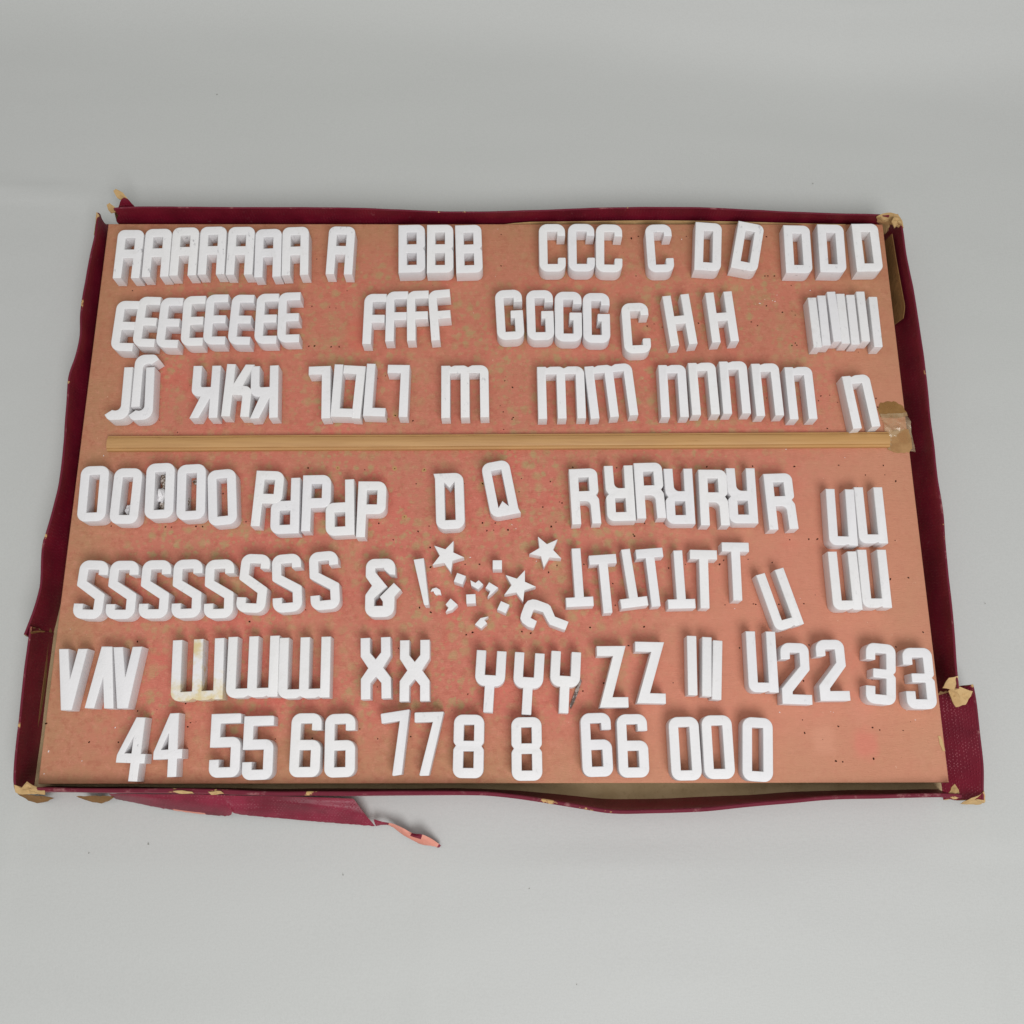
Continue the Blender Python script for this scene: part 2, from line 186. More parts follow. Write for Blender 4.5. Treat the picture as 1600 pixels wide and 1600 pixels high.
SHEETS = {'spike_tan': [(-0.30181, 0.23501, 0.016), (-0.29952, 0.23606, 0.017), (-0.29452, 0.23395, 0.015), (-0.29123, 0.23018, 0.012), (-0.29708, 0.23034, 0.01), (-0.29949, 0.23066, 0.013)], 'spike_red': [(-0.29629, 0.23017, 0.012), (-0.29396, 0.23095, 0.013), (-0.29123, 0.23018, 0.012), (-0.28911, 0.22811, 0.009), (-0.28792, 0.22667, 0.005), (-0.30208, 0.22673, 0.004), (-0.29921, 0.22876, 0.008)], 'tl_tan': [(-0.30736, 0.22464, 0.0125), (-0.30481, 0.22571, 0.0135), (-0.30063, 0.22259, 0.013), (-0.30125, 0.22027, 0.0095), (-0.30605, 0.22137, 0.006), (-0.30724, 0.22232, 0.009)], 'l_spike': [(-0.31398, 0.21735, 0.014), (-0.31236, 0.21578, 0.012), (-0.31439, 0.21031, 0.008), (-0.31426, 0.19881, 0.01), (-0.31461, 0.19814, 0.012), (-0.3141, 0.20602, 0.013)], 'tr_corner': [(0.30032, 0.21431, 0.013), (0.30417, 0.21596, 0.014), (0.31136, 0.21711, 0.014), (0.31673, 0.21539, 0.014), (0.32009, 0.21031, 0.013), (0.32087, 0.20467, 0.012), (0.31588, 0.20946, 0.008), (0.31249, 0.21336, 0.01), (0.31568, 0.21234, -0.004), (0.31575, 0.21379, -0.012), (0.3093, 0.21826, -0.006)], 'tr_curl': [(0.31123, 0.20942, 0.0135), (0.31299, 0.21246, 0.015), (0.3174, 0.21132, 0.015), (0.31942, 0.206, 0.0135), (0.31744, 0.2084, 0.0115), (0.31427, 0.20529, 0.011)], 'r_tear_up': [(0.31075, -0.15234, 0.006), (0.31288, -0.14602, 0.013), (0.31921, -0.14472, 0.013), (0.32009, -0.15194, 0.011), (0.3155, -0.1534, 0.008)], 'r_tear_low': [(0.31538, -0.15436, 0.004), (0.3165, -0.15253, 0.008), (0.32099, -0.15185, 0.01), (0.32823, -0.15429, 0.008), (0.33134, -0.15455, 0.006), (0.33003, -0.15797, 0.005), (0.32669, -0.16348, 0.003), (0.32026, -0.16514, 0.002), (0.31768, -0.16085, 0.003)], 'br_corner': [(0.30286, -0.22373, 0.012), (0.30697, -0.21841, 0.01), (0.30983, -0.21635, 0.009), (0.31149, -0.22007, 0.01), (0.31085, -0.22498, 0.011), (0.30618, -0.22618, 0.0125)], 'br_patch': [(0.31986, -0.22772, -0.002), (0.32626, -0.22476, 0.001), (0.32784, -0.22391, 0.0025), (0.33142, -0.22099, 0.004), (0.33493, -0.2282, -0.004), (0.33519, -0.23006, -0.012), (0.3202, -0.22957, -0.01)], 'bl_corner': [(-0.31958, -0.2158, 0.013), (-0.31432, -0.21827, 0.0135), (-0.31134, -0.21376, 0.013), (-0.30766, -0.21624, 0.012), (-0.30451, -0.21747, 0.012), (-0.29901, -0.21871, 0.0125), (-0.29854, -0.22239, 0.0125), (-0.30624, -0.22197, 0.0125), (-0.31559, -0.22195, 0.0125), (-0.3183, -0.22072, 0.0125)], 'bl_under': [(-0.32794, -0.22182, -0.01), (-0.31487, -0.2226, -0.004), (-0.30252, -0.22481, -0.01), (-0.31019, -0.22741, -0.014), (-0.31678, -0.22831, -0.017), (-0.32272, -0.22659, -0.016)], 'bm_under': [(-0.28559, -0.22351, -0.006), (-0.27128, -0.22309, -0.004), (-0.25978, -0.22397, -0.006), (-0.26538, -0.2266, -0.012), (-0.27247, -0.2286, -0.017), (-0.27978, -0.22706, -0.015)], 'bt_scuff': [(-0.21341, -0.22005, 0.0135), (-0.20698, -0.21965, 0.0138), (-0.20053, -0.22048, 0.0138), (-0.19925, -0.22171, 0.0135), (-0.20902, -0.22169, 0.0135)], 'b_chip': [(-0.19, -0.2205, 0.0135), (-0.18145, -0.2201, 0.0138), (-0.17919, -0.22174, 0.0138), (-0.18771, -0.22254, 0.0135)], 'board_chip': [(0.30595, -0.18453, 0.0004), (0.30771, -0.18453, 0.0004), (0.30902, -0.19011, 0.0004), (0.30982, -0.19439, 0.0004), (0.30801, -0.19481, 0.0004), (0.30643, -0.18968, 0.0004)], 'lt_crack': [(-0.32205, -0.11414, 0.0138), (-0.32001, -0.1131, 0.0128), (-0.31928, -0.11216, 0.008), (-0.31816, -0.11134, 0.001), (-0.31807, -0.11202, 0.001), (-0.31913, -0.11328, 0.008), (-0.32149, -0.11503, 0.0138)]}
FLAPT = [(-0.26111, -0.22179, 0.0), (-0.23004, -0.22223, 0.002), (-0.2038, -0.22226, 0.003), (-0.17526, -0.22313, 0.003), (-0.14762, -0.22358, 0.003), (-0.11775, -0.22449, 0.001), (-0.09599, -0.22545, -0.004)]
FLAPB = [(-0.2622, -0.22583, -0.016), (-0.2313, -0.23134, -0.014), (-0.20617, -0.2352, -0.015), (-0.18317, -0.23681, -0.012), (-0.1778, -0.23371, -0.006), (-0.17571, -0.2355, -0.01), (-0.15019, -0.23812, -0.012), (-0.11639, -0.24122, -0.015), (-0.08184, -0.24375, -0.014)]
TAILT = [(-0.08262, -0.23907, -0.012), (-0.07617, -0.24067, -0.01), (-0.06926, -0.24197, -0.011), (-0.06196, -0.2448, -0.009), (-0.05563, -0.24828, -0.012), (-0.04871, -0.24891, -0.008), (-0.04244, -0.25203, -0.012), (-0.03652, -0.25642, -0.016)]
TAILB = [(-0.08166, -0.24384, -0.016), (-0.07635, -0.24284, -0.012), (-0.07098, -0.24381, -0.015), (-0.06357, -0.24894, -0.017), (-0.05579, -0.25301, -0.015), (-0.04932, -0.25605, -0.017), (-0.04249, -0.2567, -0.014), (-0.03794, -0.25821, -0.018)]
STRIP = [(-0.28845, 0.02856), (0.29423, 0.03163)]
SPECKS = [(-0.38007, 0.42042), (-0.24019, 0.35367), (-0.03485, 0.39868), (-0.03318, 0.39868), (0.0176, 0.40544), (0.10223, 0.37364), (0.37239, 0.34652), (0.26433, 0.26641), (-0.2381, -0.2555), (-0.27835, -0.26126), (-0.10333, -0.2756), (0.02388, -0.28443), (0.05498, -0.34421), (0.13692, -0.2752), (0.36102, -0.08853)]
TAPEQ = [(0.29052, 0.05253, 0.0008), (0.31106, 0.05363, 0.0006), (0.31633, 0.02405, -0.004), (0.2939, 0.02448, 0.0006)]
AMBER1 = [(0.28929, 0.05647), (0.29182, 0.06218), (0.30264, 0.06322), (0.30904, 0.05958), (0.31152, 0.05128), (0.30257, 0.04922), (0.29106, 0.05026)]
AMBER2 = [(0.29626, 0.03997), (0.31085, 0.04099), (0.31249, 0.0257), (0.30921, 0.02216), (0.30048, 0.02115), (0.29314, 0.02419)]
SPLINTER = [(0.06013, -0.14495), (0.06099, -0.14673), (0.05814, -0.1551), (0.05534, -0.16168), (0.05304, -0.16604), (0.05219, -0.16386), (0.05546, -0.15554), (0.05782, -0.14849)]
CRUMBS = [(0.21845, 0.147), (0.21649, 0.14755), (0.20631, 0.14534), (0.21056, 0.14866), (0.14799, 0.2017), (0.22038, 0.15255), (0.24682, 0.15645), (0.00152, 0.21087), (-0.00039, 0.16869), (-0.01723, 0.13704), (-0.13366, 0.08692), (-0.13602, 0.08534), (0.28661, -0.16714), (0.29165, -0.17368), (0.19794, -0.16834), (0.23356, -0.16795), (0.2353, -0.16838), (-0.28184, -0.20035), (-0.26154, -0.17814), (-0.3007, -0.10984), (-0.30653, -0.20875), (-0.30537, -0.19394), (-0.29171, 0.01989), (0.04816, -0.14128), (0.26092, 0.01814), (-0.01775, -0.058), (0.02997, -0.06089), (0.01241, -0.03357), (0.01522, -0.03648), (-0.05137, -0.06697), (0.21744, 0.02472), (0.21873, -0.08826), (0.17144, -0.09563)]

# ------------------------------------------------------------------ helpers
def S(r, g, b, a=1.0):
    f = lambda c: (c / 12.92 if c <= .04045 else ((c + .055) / 1.055) ** 2.4)
    return (f(r / 255), f(g / 255), f(b / 255), a)
class NT:
    def __init__(s, name, rough=.6, spec=.5):
        s.m = bpy.data.materials.new(name); s.m.use_nodes = True; s.t = s.m.node_tree
        s.b = s.t.nodes['Principled BSDF']; s.b.inputs['Roughness'].default_value = rough
        s.b.inputs['Specular IOR Level'].default_value = spec
        s.tc = s.t.nodes.new('ShaderNodeTexCoord')
    def n(s, typ, **kw):
        x = s.t.nodes.new(typ)
        for k, v in kw.items():
            if k.startswith('i_'): x.inputs[k[2:].replace('_', ' ')].default_value = v
            else: setattr(x, k, v)
        return x
    def l(s, a, b): s.t.links.new(a, b)
    def noise(s, scale, detail=3, rough=.5, stretch=None, dist=0, off=(0, 0, 0), vec=None):
        x = s.n('ShaderNodeTexNoise'); x.inputs['Scale'].default_value = scale; x.inputs['Detail'].default_value = detail
        x.inputs['Roughness'].default_value = rough; x.inputs['Distortion'].default_value = dist
        mp = s.n('ShaderNodeMapping'); mp.inputs['Location'].default_value = off
        if stretch: mp.inputs['Scale'].default_value = stretch
        s.l(vec or s.tc.outputs['Object'], mp.inputs[0]); s.l(mp.outputs[0], x.inputs['Vector'])
        return x.outputs['Fac']
    def ramp(s, fac, a, b, ca=0.0, cb=1.0):
        x = s.n('ShaderNodeMapRange', interpolation_type='SMOOTHSTEP'); s.l(fac, x.inputs[0])
        x.inputs[1].default_value = a; x.inputs[2].default_value = b; x.inputs[3].default_value = ca; x.inputs[4].default_value = cb
        return x.outputs[0]
    def mix(s, fac, a, b):
        x = s.n('ShaderNodeMix', data_type='RGBA')
        for v, i in ((fac, 0), (a, 6), (b, 7)):
            if isinstance(v, (tuple, float, int)): x.inputs[i].default_value = v
            else: s.l(v, x.inputs[i])
        return x.outputs[2]
    def math(s, op, a, b=0.0, clamp=False):
        x = s.n('ShaderNodeMath', operation=op, use_clamp=clamp)
        for v, i in ((a, 0), (b, 1)):
            if isinstance(v, (float, int)): x.inputs[i].default_value = v
            else: s.l(v, x.inputs[i])
        return x.outputs[0]
    def color(s, c):
        if isinstance(c, tuple): s.b.inputs['Base Color'].default_value = c
        else: s.l(c, s.b.inputs['Base Color'])
    def bump(s, h, strength, dist):
        x = s.n('ShaderNodeBump'); x.inputs['Strength'].default_value = strength; x.inputs['Distance'].default_value = dist
        s.l(h, x.inputs['Height']); s.l(x.outputs[0], s.b.inputs['Normal'])
def xyz(s):
    x = s.n('ShaderNodeSeparateXYZ'); s.l(s.tc.outputs['Object'], x.inputs[0]); return x.outputs

# ---- materials
def plaster_mat(name, stain=False):
    s = NT(name, .55, .35)
    oi = s.n('ShaderNodeObjectInfo')
    # every piece has its own patch of the noise: offset by the object's random value
    off = s.n('ShaderNodeVectorMath', operation='ADD'); cmb = s.n('ShaderNodeCombineXYZ')
    for i in range(3): s.l(s.math('MULTIPLY', oi.outputs['Random'], 3.7 + i * 2.1), cmb.inputs[i])
    s.l(s.tc.outputs['Object'], off.inputs[0]); s.l(cmb.outputs[0], off.inputs[1]); v = off.outputs[0]
    tint = s.mix(oi.outputs['Random'], S(225, 223, 226), S(231, 229, 227))
    base = s.mix(s.noise(60, 4, .6, vec=v), tint, S(233, 231, 232))
    base = s.mix(s.math('MULTIPLY', s.ramp(s.noise(130, 4, .65, vec=v), .55, .75), .22), base, S(208, 204, 200))
    sep = s.n('ShaderNodeSeparateColor'); s.l(oi.outputs['Color'], sep.inputs[0])
    smg = s.ramp(s.noise(260, 5, .65, stretch=(1.6, .7, 1), vec=v), .56, .70)
    msk = s.ramp(s.noise(75, 2, .5, vec=v), .48, .62)
    f = s.math('MULTIPLY', s.math('MULTIPLY', smg, msk), s.math('SUBTRACT', 1.0, sep.outputs[0]))
    c = s.mix(s.math('MULTIPLY', f, .75, True), base, S(135, 133, 138))
    fine = s.ramp(s.noise(900, 2, .6, vec=v), .70, .76)
    c = s.mix(s.math('MULTIPLY', fine, .25), c, S(150, 147, 150))
    if stain:
        x, y, z = xyz(s)
        # yellow glue stain: spreads from the joined end of the strokes, patchy upward
        d = s.math('ADD', s.math('MULTIPLY', y, -30.0), s.math('MULTIPLY', s.noise(150, 4, .6), 1.3))
        g = s.ramp(d, .60, -.10)
        g2 = s.math('MULTIPLY', s.ramp(s.math('ABSOLUTE', x), .012, .002), s.ramp(s.noise(120, 3), .4, .6))
        c = s.mix(s.math('MULTIPLY', s.math('MAXIMUM', g, g2), s.ramp(s.noise(200, 3), .25, .6, .25, .95)), c, S(218, 198, 148))
    s.color(c)
    s.bump(s.math('ADD', s.noise(700, 4, .6, vec=v), s.math('MULTIPLY', s.noise(130, 3, .6, vec=v), 1.5)), .35, .0005)
    return s.m
M = {}
M['plaster'] = plaster_mat('white_plaster')
M['plaster_stained'] = plaster_mat('yellow_stained_plaster', True)

def board_mat():
    s = NT('painted_fibreboard', .7, .25)
    x, y, z = xyz(s)
    ex = s.math('SUBTRACT', BW / 2, s.math('ABSOLUTE', x)); ey = s.math('SUBTRACT', BD / 2, s.math('ABSOLUTE', y))
    ed = s.math('ADD', s.math('MINIMUM', ex, s.math('MULTIPLY', ey, 1.35)), s.math('MULTIPLY', s.math('SUBTRACT', s.noise(14, 4, .6), .5), .07))
    inner = s.ramp(ed, .008, .070)
    salmon = s.mix(s.ramp(s.noise(22, 4, .6, off=(3, 1, 0)), .35, .65), S(192, 122, 100), S(198, 116, 99))
    tan = s.mix(s.ramp(s.noise(30, 4, .6, off=(2, 8, 0)), .35, .65), S(183, 132, 100), S(189, 128, 100))
    c = s.mix(inner, tan, salmon)
    rosy = s.math('MULTIPLY', s.ramp(s.noise(40, 5, .62, off=(7, 2, 0)), .50, .72), .55)
    c = s.mix(s.math('MULTIPLY', rosy, inner), c, S(204, 102, 90))
    # olive tan mottling: soft round spots, strongest over the middle, absent at the lower right
    def spots(scale, r0, r1, keep, off):
        v = s.n('ShaderNodeTexVoronoi', feature='F1', distance='EUCLIDEAN'); v.voronoi_dimensions = '2D'
        v.inputs['Scale'].default_value = scale; v.inputs['Randomness'].default_value = 1.0
        wob = s.n('ShaderNodeMixRGB') if False else s.n('ShaderNodeVectorMath', operation='ADD')
        nz = s.n('ShaderNodeTexNoise'); nz.inputs['Scale'].default_value = scale * 1.6; nz.inputs['Detail'].default_value = 3
        s.l(s.tc.outputs['Object'], nz.inputs['Vector'])
        sc = s.n('ShaderNodeVectorMath', operation='SCALE'); s.l(nz.outputs['Color'], sc.inputs[0]); sc.inputs['Scale'].default_value = .55 / scale
        mp = s.n('ShaderNodeMapping'); mp.inputs['Location'].default_value = off
        s.l(s.tc.outputs['Object'], mp.inputs[0]); s.l(mp.outputs[0], wob.inputs[0]); s.l(sc.outputs[0], wob.inputs[1]); s.l(wob.outputs[0], v.inputs['Vector'])
        cs = s.n('ShaderNodeSeparateColor'); s.l(v.outputs['Color'], cs.inputs[0])
        size = s.ramp(cs.outputs[0], 0, 1, .35, 1.0)
        d = s.math('DIVIDE', v.outputs['Distance'], size)
        return s.math('MULTIPLY', s.ramp(d, r1, r0), s.ramp(cs.outputs[1], keep, keep + .12))
    bl = spots(115, .12, .60, .34, (1, 5, 0)); bl3 = spots(230, .10, .55, .30, (4, 6, 0))
    bl2 = s.ramp(s.noise(60, 4, .65, off=(9, 5, 0)), .50, .72)
    spread = s.ramp(s.noise(13, 3, .5, off=(6, 6, 0)), .36, .60, .45, 1.0)
    side = s.ramp(s.math('ADD', s.math('ADD', x, s.math('MULTIPLY', y, -.75)), s.math('MULTIPLY', s.noise(9, 2), .08)), .31, .17)
    k = s.math('ADD', s.math('MULTIPLY', bl, .80), s.math('MULTIPLY', bl3, .55)); k = s.math('ADD', k, s.math('MULTIPLY', bl2, .62), True); k = s.math('MULTIPLY', k, spread)
    mm = s.math('MULTIPLY', k, s.math('MULTIPLY', s.math('MAXIMUM', inner, .2), s.math('MAXIMUM', side, .15)), True)
    c = s.mix(mm, c, S(176, 148, 106))
    c = s.mix(s.math('MULTIPLY', s.ramp(s.noise(260, 4, .7, off=(2, 2, 2)), .50, .70), .28), c, S(222, 150, 130))
    c = s.mix(s.math('MULTIPLY', s.ramp(s.noise(190, 4, .7, off=(5, 1, 2)), .48, .70), .30), c, S(160, 76, 62))
    # cleaner, paler paint toward the lower right
    c = s.mix(s.math('MULTIPLY', s.math('SUBTRACT', 1.0, side), .6), c, s.mix(s.noise(25, 3), S(204, 140, 112), S(206, 146, 120)))
    # upper part is browner than the lower part
    top = s.ramp(y, -.02, .17)
    c = s.mix(s.math('MULTIPLY', top, .26), c, S(178, 122, 88))
    # fibre streaks along the board
    st = s.noise(40, 5, .7, stretch=(1, 9, 1), dist=.4)
    c = s.mix(s.math('MULTIPLY', s.ramp(st, .52, .75), .10), c, S(220, 158, 130))
    c = s.mix(s.math('MULTIPLY', s.ramp(st, .46, .26), .10), c, S(140, 88, 66))
    # fine pale scuffs
    c = s.mix(s.math('MULTIPLY', s.ramp(s.noise(420, 3, .7, stretch=(1, .6, 1)), .70, .78), .45), c, S(235, 205, 180))
    # old glue rings and pink spots near the lower right corner
    def spot(px, py, r, col, k):
        dx = s.math('SUBTRACT', x, px); dy = s.math('MULTIPLY', s.math('SUBTRACT', y, py), .8)
        d = s.math('SQRT', s.math('ADD', s.math('MULTIPLY', dx, dx), s.math('MULTIPLY', dy, dy)))
        d = s.math('ADD', d, s.math('MULTIPLY', s.math('SUBTRACT', s.noise(120, 3), .5), .008))
        return s.mix(s.math('MULTIPLY', s.ramp(d, r, r * .35), k), c, col)
    c = spot(.255, -.190, .012, S(214, 124, 108), .55)
    c = spot(.255, -.165, .013, S(212, 140, 120), .3)
    c = spot(.2275, -.187, .011, S(214, 152, 126), .5)
    c = spot(-.105, .118, .016, S(205, 105, 88), .5)
    s.color(c)
    s.bump(s.math('ADD', s.noise(300, 4, .6, stretch=(1, 6, 1)), s.math('MULTIPLY', s.noise(45, 3), .6)), .55, .0008)
    return s.m
M['board'] = board_mat()
s = NT('board_edge', .85, .2); s.color(s.mix(s.noise(90, 3), S(150, 112, 74), S(176, 136, 94))); M['board_edge'] = s.m

def cloth_mat(name, a, b, wear=0.25, dots=.35):
    s = NT(name, .48, .5)
    c = s.mix(s.ramp(s.noise(38, 4, .6), .3, .7), a, b)
    # bookcloth grain: tiny dots woven on the diagonal
    v = s.n('ShaderNodeTexVoronoi', feature='F1'); v.inputs['Scale'].default_value = 620; v.inputs['Randomness'].default_value = .35
    mp = s.n('ShaderNodeMapping'); mp.inputs['Rotation'].default_value = (0, 0, .78); s.l(s.tc.outputs['Object'], mp.inputs[0]); s.l(mp.outputs[0], v.inputs['Vector'])
    dot = s.ramp(v.outputs['Distance'], .42, .12)
    c = s.mix(s.math('MULTIPLY', s.math('MULTIPLY', dot, dots), s.ramp(s.noise(60, 3), .42, .62)), c, S(176, 92, 104))
    wr = s.math('MULTIPLY', s.ramp(s.noise(210, 5, .7), .62, .72), wear)
    c = s.mix(wr, c, S(190, 140, 142))
    s.color(c)
    s.bump(s.math('ADD', s.math('MULTIPLY', dot, .6), s.math('MULTIPLY', s.noise(30, 3), 1.5)), .5, .0006)
    return s.m
M['cloth'] = cloth_mat('maroon_bookcloth', S(98, 8, 32), S(118, 14, 40), .16, .15)
M['cloth_bright'] = cloth_mat('crimson_bookcloth', S(108, 14, 38), S(126, 22, 46), .14, .6)
M['cloth_flap'] = cloth_mat('torn_bookcloth', S(104, 8, 34), S(134, 26, 54), .2, .35)
def rim_mat():
    s = NT('worn_rim', .7, .3)
    c = s.mix(s.noise(60, 3), S(98, 16, 38), S(116, 34, 52))
    c = s.mix(s.math('MULTIPLY', s.ramp(s.noise(130, 5, .7, stretch=(.6, .6, 1)), .56, .70), .5), c, S(180, 128, 126))
    c = s.mix(s.ramp(s.noise(70, 5, .7, off=(4, 4, 0)), .63, .67), c, S(196, 158, 104))
    s.color(c); s.bump(s.noise(300, 4), .4, .0006)
    return s.m
M['rim'] = rim_mat()
def card_mat(name, a, b, d):
    s = NT(name, .85, .2)
    c = s.mix(s.ramp(s.noise(55, 4, .6), .3, .7), a, b)
    c = s.mix(s.math('MULTIPLY', s.ramp(s.noise(240, 4, .7), .55, .7), .4), c, d)
    s.color(c); s.bump(s.noise(260, 4, .65), .6, .001)
    return s.m
M['card'] = card_mat('tan_card', S(184, 150, 102), S(200, 168, 120), S(148, 112, 72))
M['floor_card'] = card_mat('grey_tan_card', S(172, 150, 114), S(184, 162, 126), S(146, 124, 90))
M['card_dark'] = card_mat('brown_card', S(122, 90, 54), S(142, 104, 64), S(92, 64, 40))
M['pink_paper'] = card_mat('salmon_paper', S(214, 140, 122), S(222, 158, 142), S(196, 112, 104))
def wood_mat():
    s = NT('pine_wood', .5, .4)
    g = s.noise(22, 5, .6, stretch=(1, 22, 22), dist=.3)
    c = s.mix(s.ramp(g, .3, .7), S(178, 134, 86), S(190, 147, 96))
    c = s.mix(s.math('MULTIPLY', s.ramp(s.noise(6, 3, .5, stretch=(1, 3, 3)), .45, .7), .3), c, S(200, 152, 84))
    c = s.mix(s.math('MULTIPLY', s.ramp(s.noise(30, 4, .7, stretch=(1, 12, 12), off=(5, 2, 1)), .68, .76), .5), c, S(138, 94, 48))
    s.color(c); s.bump(g, .3, .0004); return s.m
M['wood'] = wood_mat()
s = NT('groove_brown', .9, .1); s.color(s.mix(s.ramp(s.noise(50, 4, .6, stretch=(1, 3, 3)), .35, .6), S(158, 114, 66), S(188, 144, 92))); M['groove'] = s.m  # patchy brown for the strip's two grooves, partly darker than its wood
s = NT('hole_dark', .95, .05); s.color(S(52, 26, 16)); M['hole'] = s.m
s = NT('hole_halo', .8, .2); s.color(S(182, 140, 96)); M['halo'] = s.m
s = NT('grey_lint', .9, .1); s.color(S(136, 136, 128)); M['lint'] = s.m
s = NT('slate_grey', .8, .2); s.color(s.mix(s.ramp(s.noise(500, 3), .45, .6), S(96, 84, 78), S(160, 150, 144))); M['slate'] = s.m
s = NT('dirt_brown', .95, .1); s.color(s.mix(s.ramp(s.noise(500, 4), .42, .58), S(92, 70, 50), S(190, 180, 172))); s.bump(s.noise(800, 4), .8, .001); M['dirt'] = s.m
def tape_mat(name, col, alpha, rough):
    s = NT(name, rough, .6)
    s.color(col); tr = s.n('ShaderNodeBsdfTransparent'); tr.inputs[0].default_value = (.97, .93, .84, 1)
    mx = s.n('ShaderNodeMixShader')
    s.l(s.ramp(s.noise(90, 4, .6), .35, .7, alpha - .15, alpha + .2), mx.inputs[0])
    s.l(tr.outputs[0], mx.inputs[1]); s.l(s.b.outputs[0], mx.inputs[2])
    s.l(mx.outputs[0], s.t.nodes['Material Output'].inputs[0]); return s.m
M['tape'] = tape_mat('clear_tape', S(214, 190, 154), .38, .12)
M['glue'] = tape_mat('amber_glue', S(158, 116, 62), .70, .45); M['glue_pale'] = tape_mat('pale_glue', S(190, 146, 96), .62, .5)
def ground_mat():
    s = NT('grey_backdrop_cloth', .6, .35)
    c = s.mix(s.noise(2.2, 2), S(191, 193, 189), S(193, 193, 192))
    c = s.mix(s.math('MULTIPLY', s.ramp(s.noise(900, 3, .6), .42, .62), .10), c, S(160, 160, 157))
    c = s.mix(s.math('MULTIPLY', s.ramp(s.noise(1300, 2, .6, off=(3, 3, 0)), .60, .72), .10), c, S(212, 212, 210))
    s.color(c)
    wv = s.math('ADD', s.noise(900, 2, .5, stretch=(1, .25, 1)), s.noise(900, 2, .5, stretch=(.25, 1, 1)))
    s.bump(s.math('ADD', wv, s.math('MULTIPLY', s.noise(9, 3, .5), .5)), .14, .0006)
    return s.m
M['ground'] = ground_mat()

# ---- object helpers
def link(name, me, parent=None, mats=()):
    o = bpy.data.objects.new(name, me); C.objects.link(o)
    for m in mats: me.materials.append(m)
    if parent: o.parent = parent
    return o
def tag(o, label=None, cat=None, group=None, kind=None):
    if label: o['label'] = label
    if cat: o['category'] = cat
    if group: o['group'] = group
    if kind: o['kind'] = kind
    return o
def mesh(name, verts, faces, mi=None, smooth=False):
    me = bpy.data.meshes.new(name); me.from_pydata([tuple(v) for v in verts], [], faces)
    if mi is not None: me.polygons.foreach_set('material_index', mi)
    me.update(); bm = bmesh.new(); bm.from_mesh(me); bmesh.ops.recalc_face_normals(bm, faces=bm.faces); bm.to_mesh(me); bm.free()
    if smooth: me.shade_smooth(); me.set_sharp_from_angle(angle=math.radians(35))
    return me

# ------------------------------------------------------------------ ground sheet
def build_ground():
    xs = np.concatenate([np.linspace(-3, -.9, 22)[:-1], np.linspace(-.9, .9, 200), np.linspace(.9, 3, 22)[1:]])
    ys = np.concatenate([np.linspace(-2.6, -.75, 20)[:-1], np.linspace(-.75, .75, 190), np.linspace(.75, 2.2, 60)[1:]])
    fx = np.array([p[0] for p in FOLD]); fy = np.array([p[1] for p in FOLD])
    X, Y = np.meshgrid(xs, ys); Z = np.zeros_like(X)
    F = np.interp(X, fx, fy); d = Y - F
    k = .45 + .55 / (1 + np.exp(-(X - .05) * 9))
    Z += .050 * k / (1 + np.exp(-d / .015)) + .016 / (1 + np.exp(-(d - .02) / .045))
    Z += .0075 * (k - .25) * np.exp(-((d - .010) / .012) ** 2)
    up = np.clip(d - .02, 0, None); Z += up * .09 + up ** 2 * .5
    for (cx, cy, ax, sx, sy, h) in ((-.42, .262, -.10, .16, .006, .0016), (.52, .400, .55, .04, .009, .006), (-.19, -.385, .05, .07, .008, -.0012),
                                    (-.30, -.375, 0, .04, .006, -.001), (-.05, -.40, 1.5, .12, .004, .0007), (-.35, -.36, 1.45, .2, .005, .0007),
                                    (.33, -.36, 1.5, .12, .004, .0006), (-.17, -.43, .45, .07, .006, -.0009), (.45, 0, 1.45, .25, .012, .0006)):
        u = (X - cx) * math.cos(ax) + (Y - cy) * math.sin(ax); v = -(X - cx) * math.sin(ax) + (Y - cy) * math.cos(ax)
        Z += 1.8 * h * np.exp(-(u / sx) ** 2 - (v / sy) ** 2)
    inside = (abs(X) < .36) & (abs(Y) < .26)
    for i in range(X.shape[0]):
        for j in range(X.shape[1]):
            Z[i, j] += .0022 * noise.noise(Vector((X[i, j] * 5, Y[i, j] * 5, 3))) * (0.2 * .5 if inside[i, j] else 1) + (0 if inside[i, j] else .0006 * noise.noise(Vector((X[i, j] * 9, Y[i, j] * 34, 8))))
    n, m = X.shape
    V = np.stack([X, Y, Z], -1).reshape(-1, 3)
    V[:, 2] -= .0008
    Fc = [(i * m + j, i * m + j + 1, (i + 1) * m + j + 1, (i + 1) * m + j) for i in range(n - 1) for j in range(m - 1)]
    me = bpy.data.meshes.new('ground'); me.from_pydata(V.tolist(), [], Fc); me.shade_smooth()
    return tag(link('ground', me, None, [M['ground']]), kind='structure')
build_ground()
def blobs(name, pts, mat, r0, r1, parent=None, flat=.4, seed=1, sides=5, stretch=1.0):
    rnd = random.Random(seed); V = []; Fc = []
    for (x, y, z) in pts:
        r = rnd.uniform(r0, r1); a0 = rnd.uniform(0, 6.28); st = rnd.uniform(1, stretch); b = len(V)
        for k in range(sides):
            a = 6.283 * k / sides; q = r * rnd.uniform(.7, 1.2)
            u, v = q * math.cos(a) * st, q * math.sin(a)
            V.append((x + u * math.cos(a0) - v * math.sin(a0), y + u * math.sin(a0) + v * math.cos(a0), z))
        V.append((x, y, z + r * flat)); V.append((x, y, z - .0001))
        for k in range(sides):
            Fc.append((b + k, b + (k + 1) % sides, b + sides)); Fc.append((b + (k + 1) % sides, b + k, b + sides + 1))
    return link(name, mesh(name, V, Fc), parent, [mat])
tag(blobs('lint_specks', [(x, y, .0004) for x, y in SPECKS], M['lint'], .0003, .0006, seed=4, stretch=2.0), 'tiny grey lint specks scattered over the grey backdrop cloth', 'lint', kind='stuff')

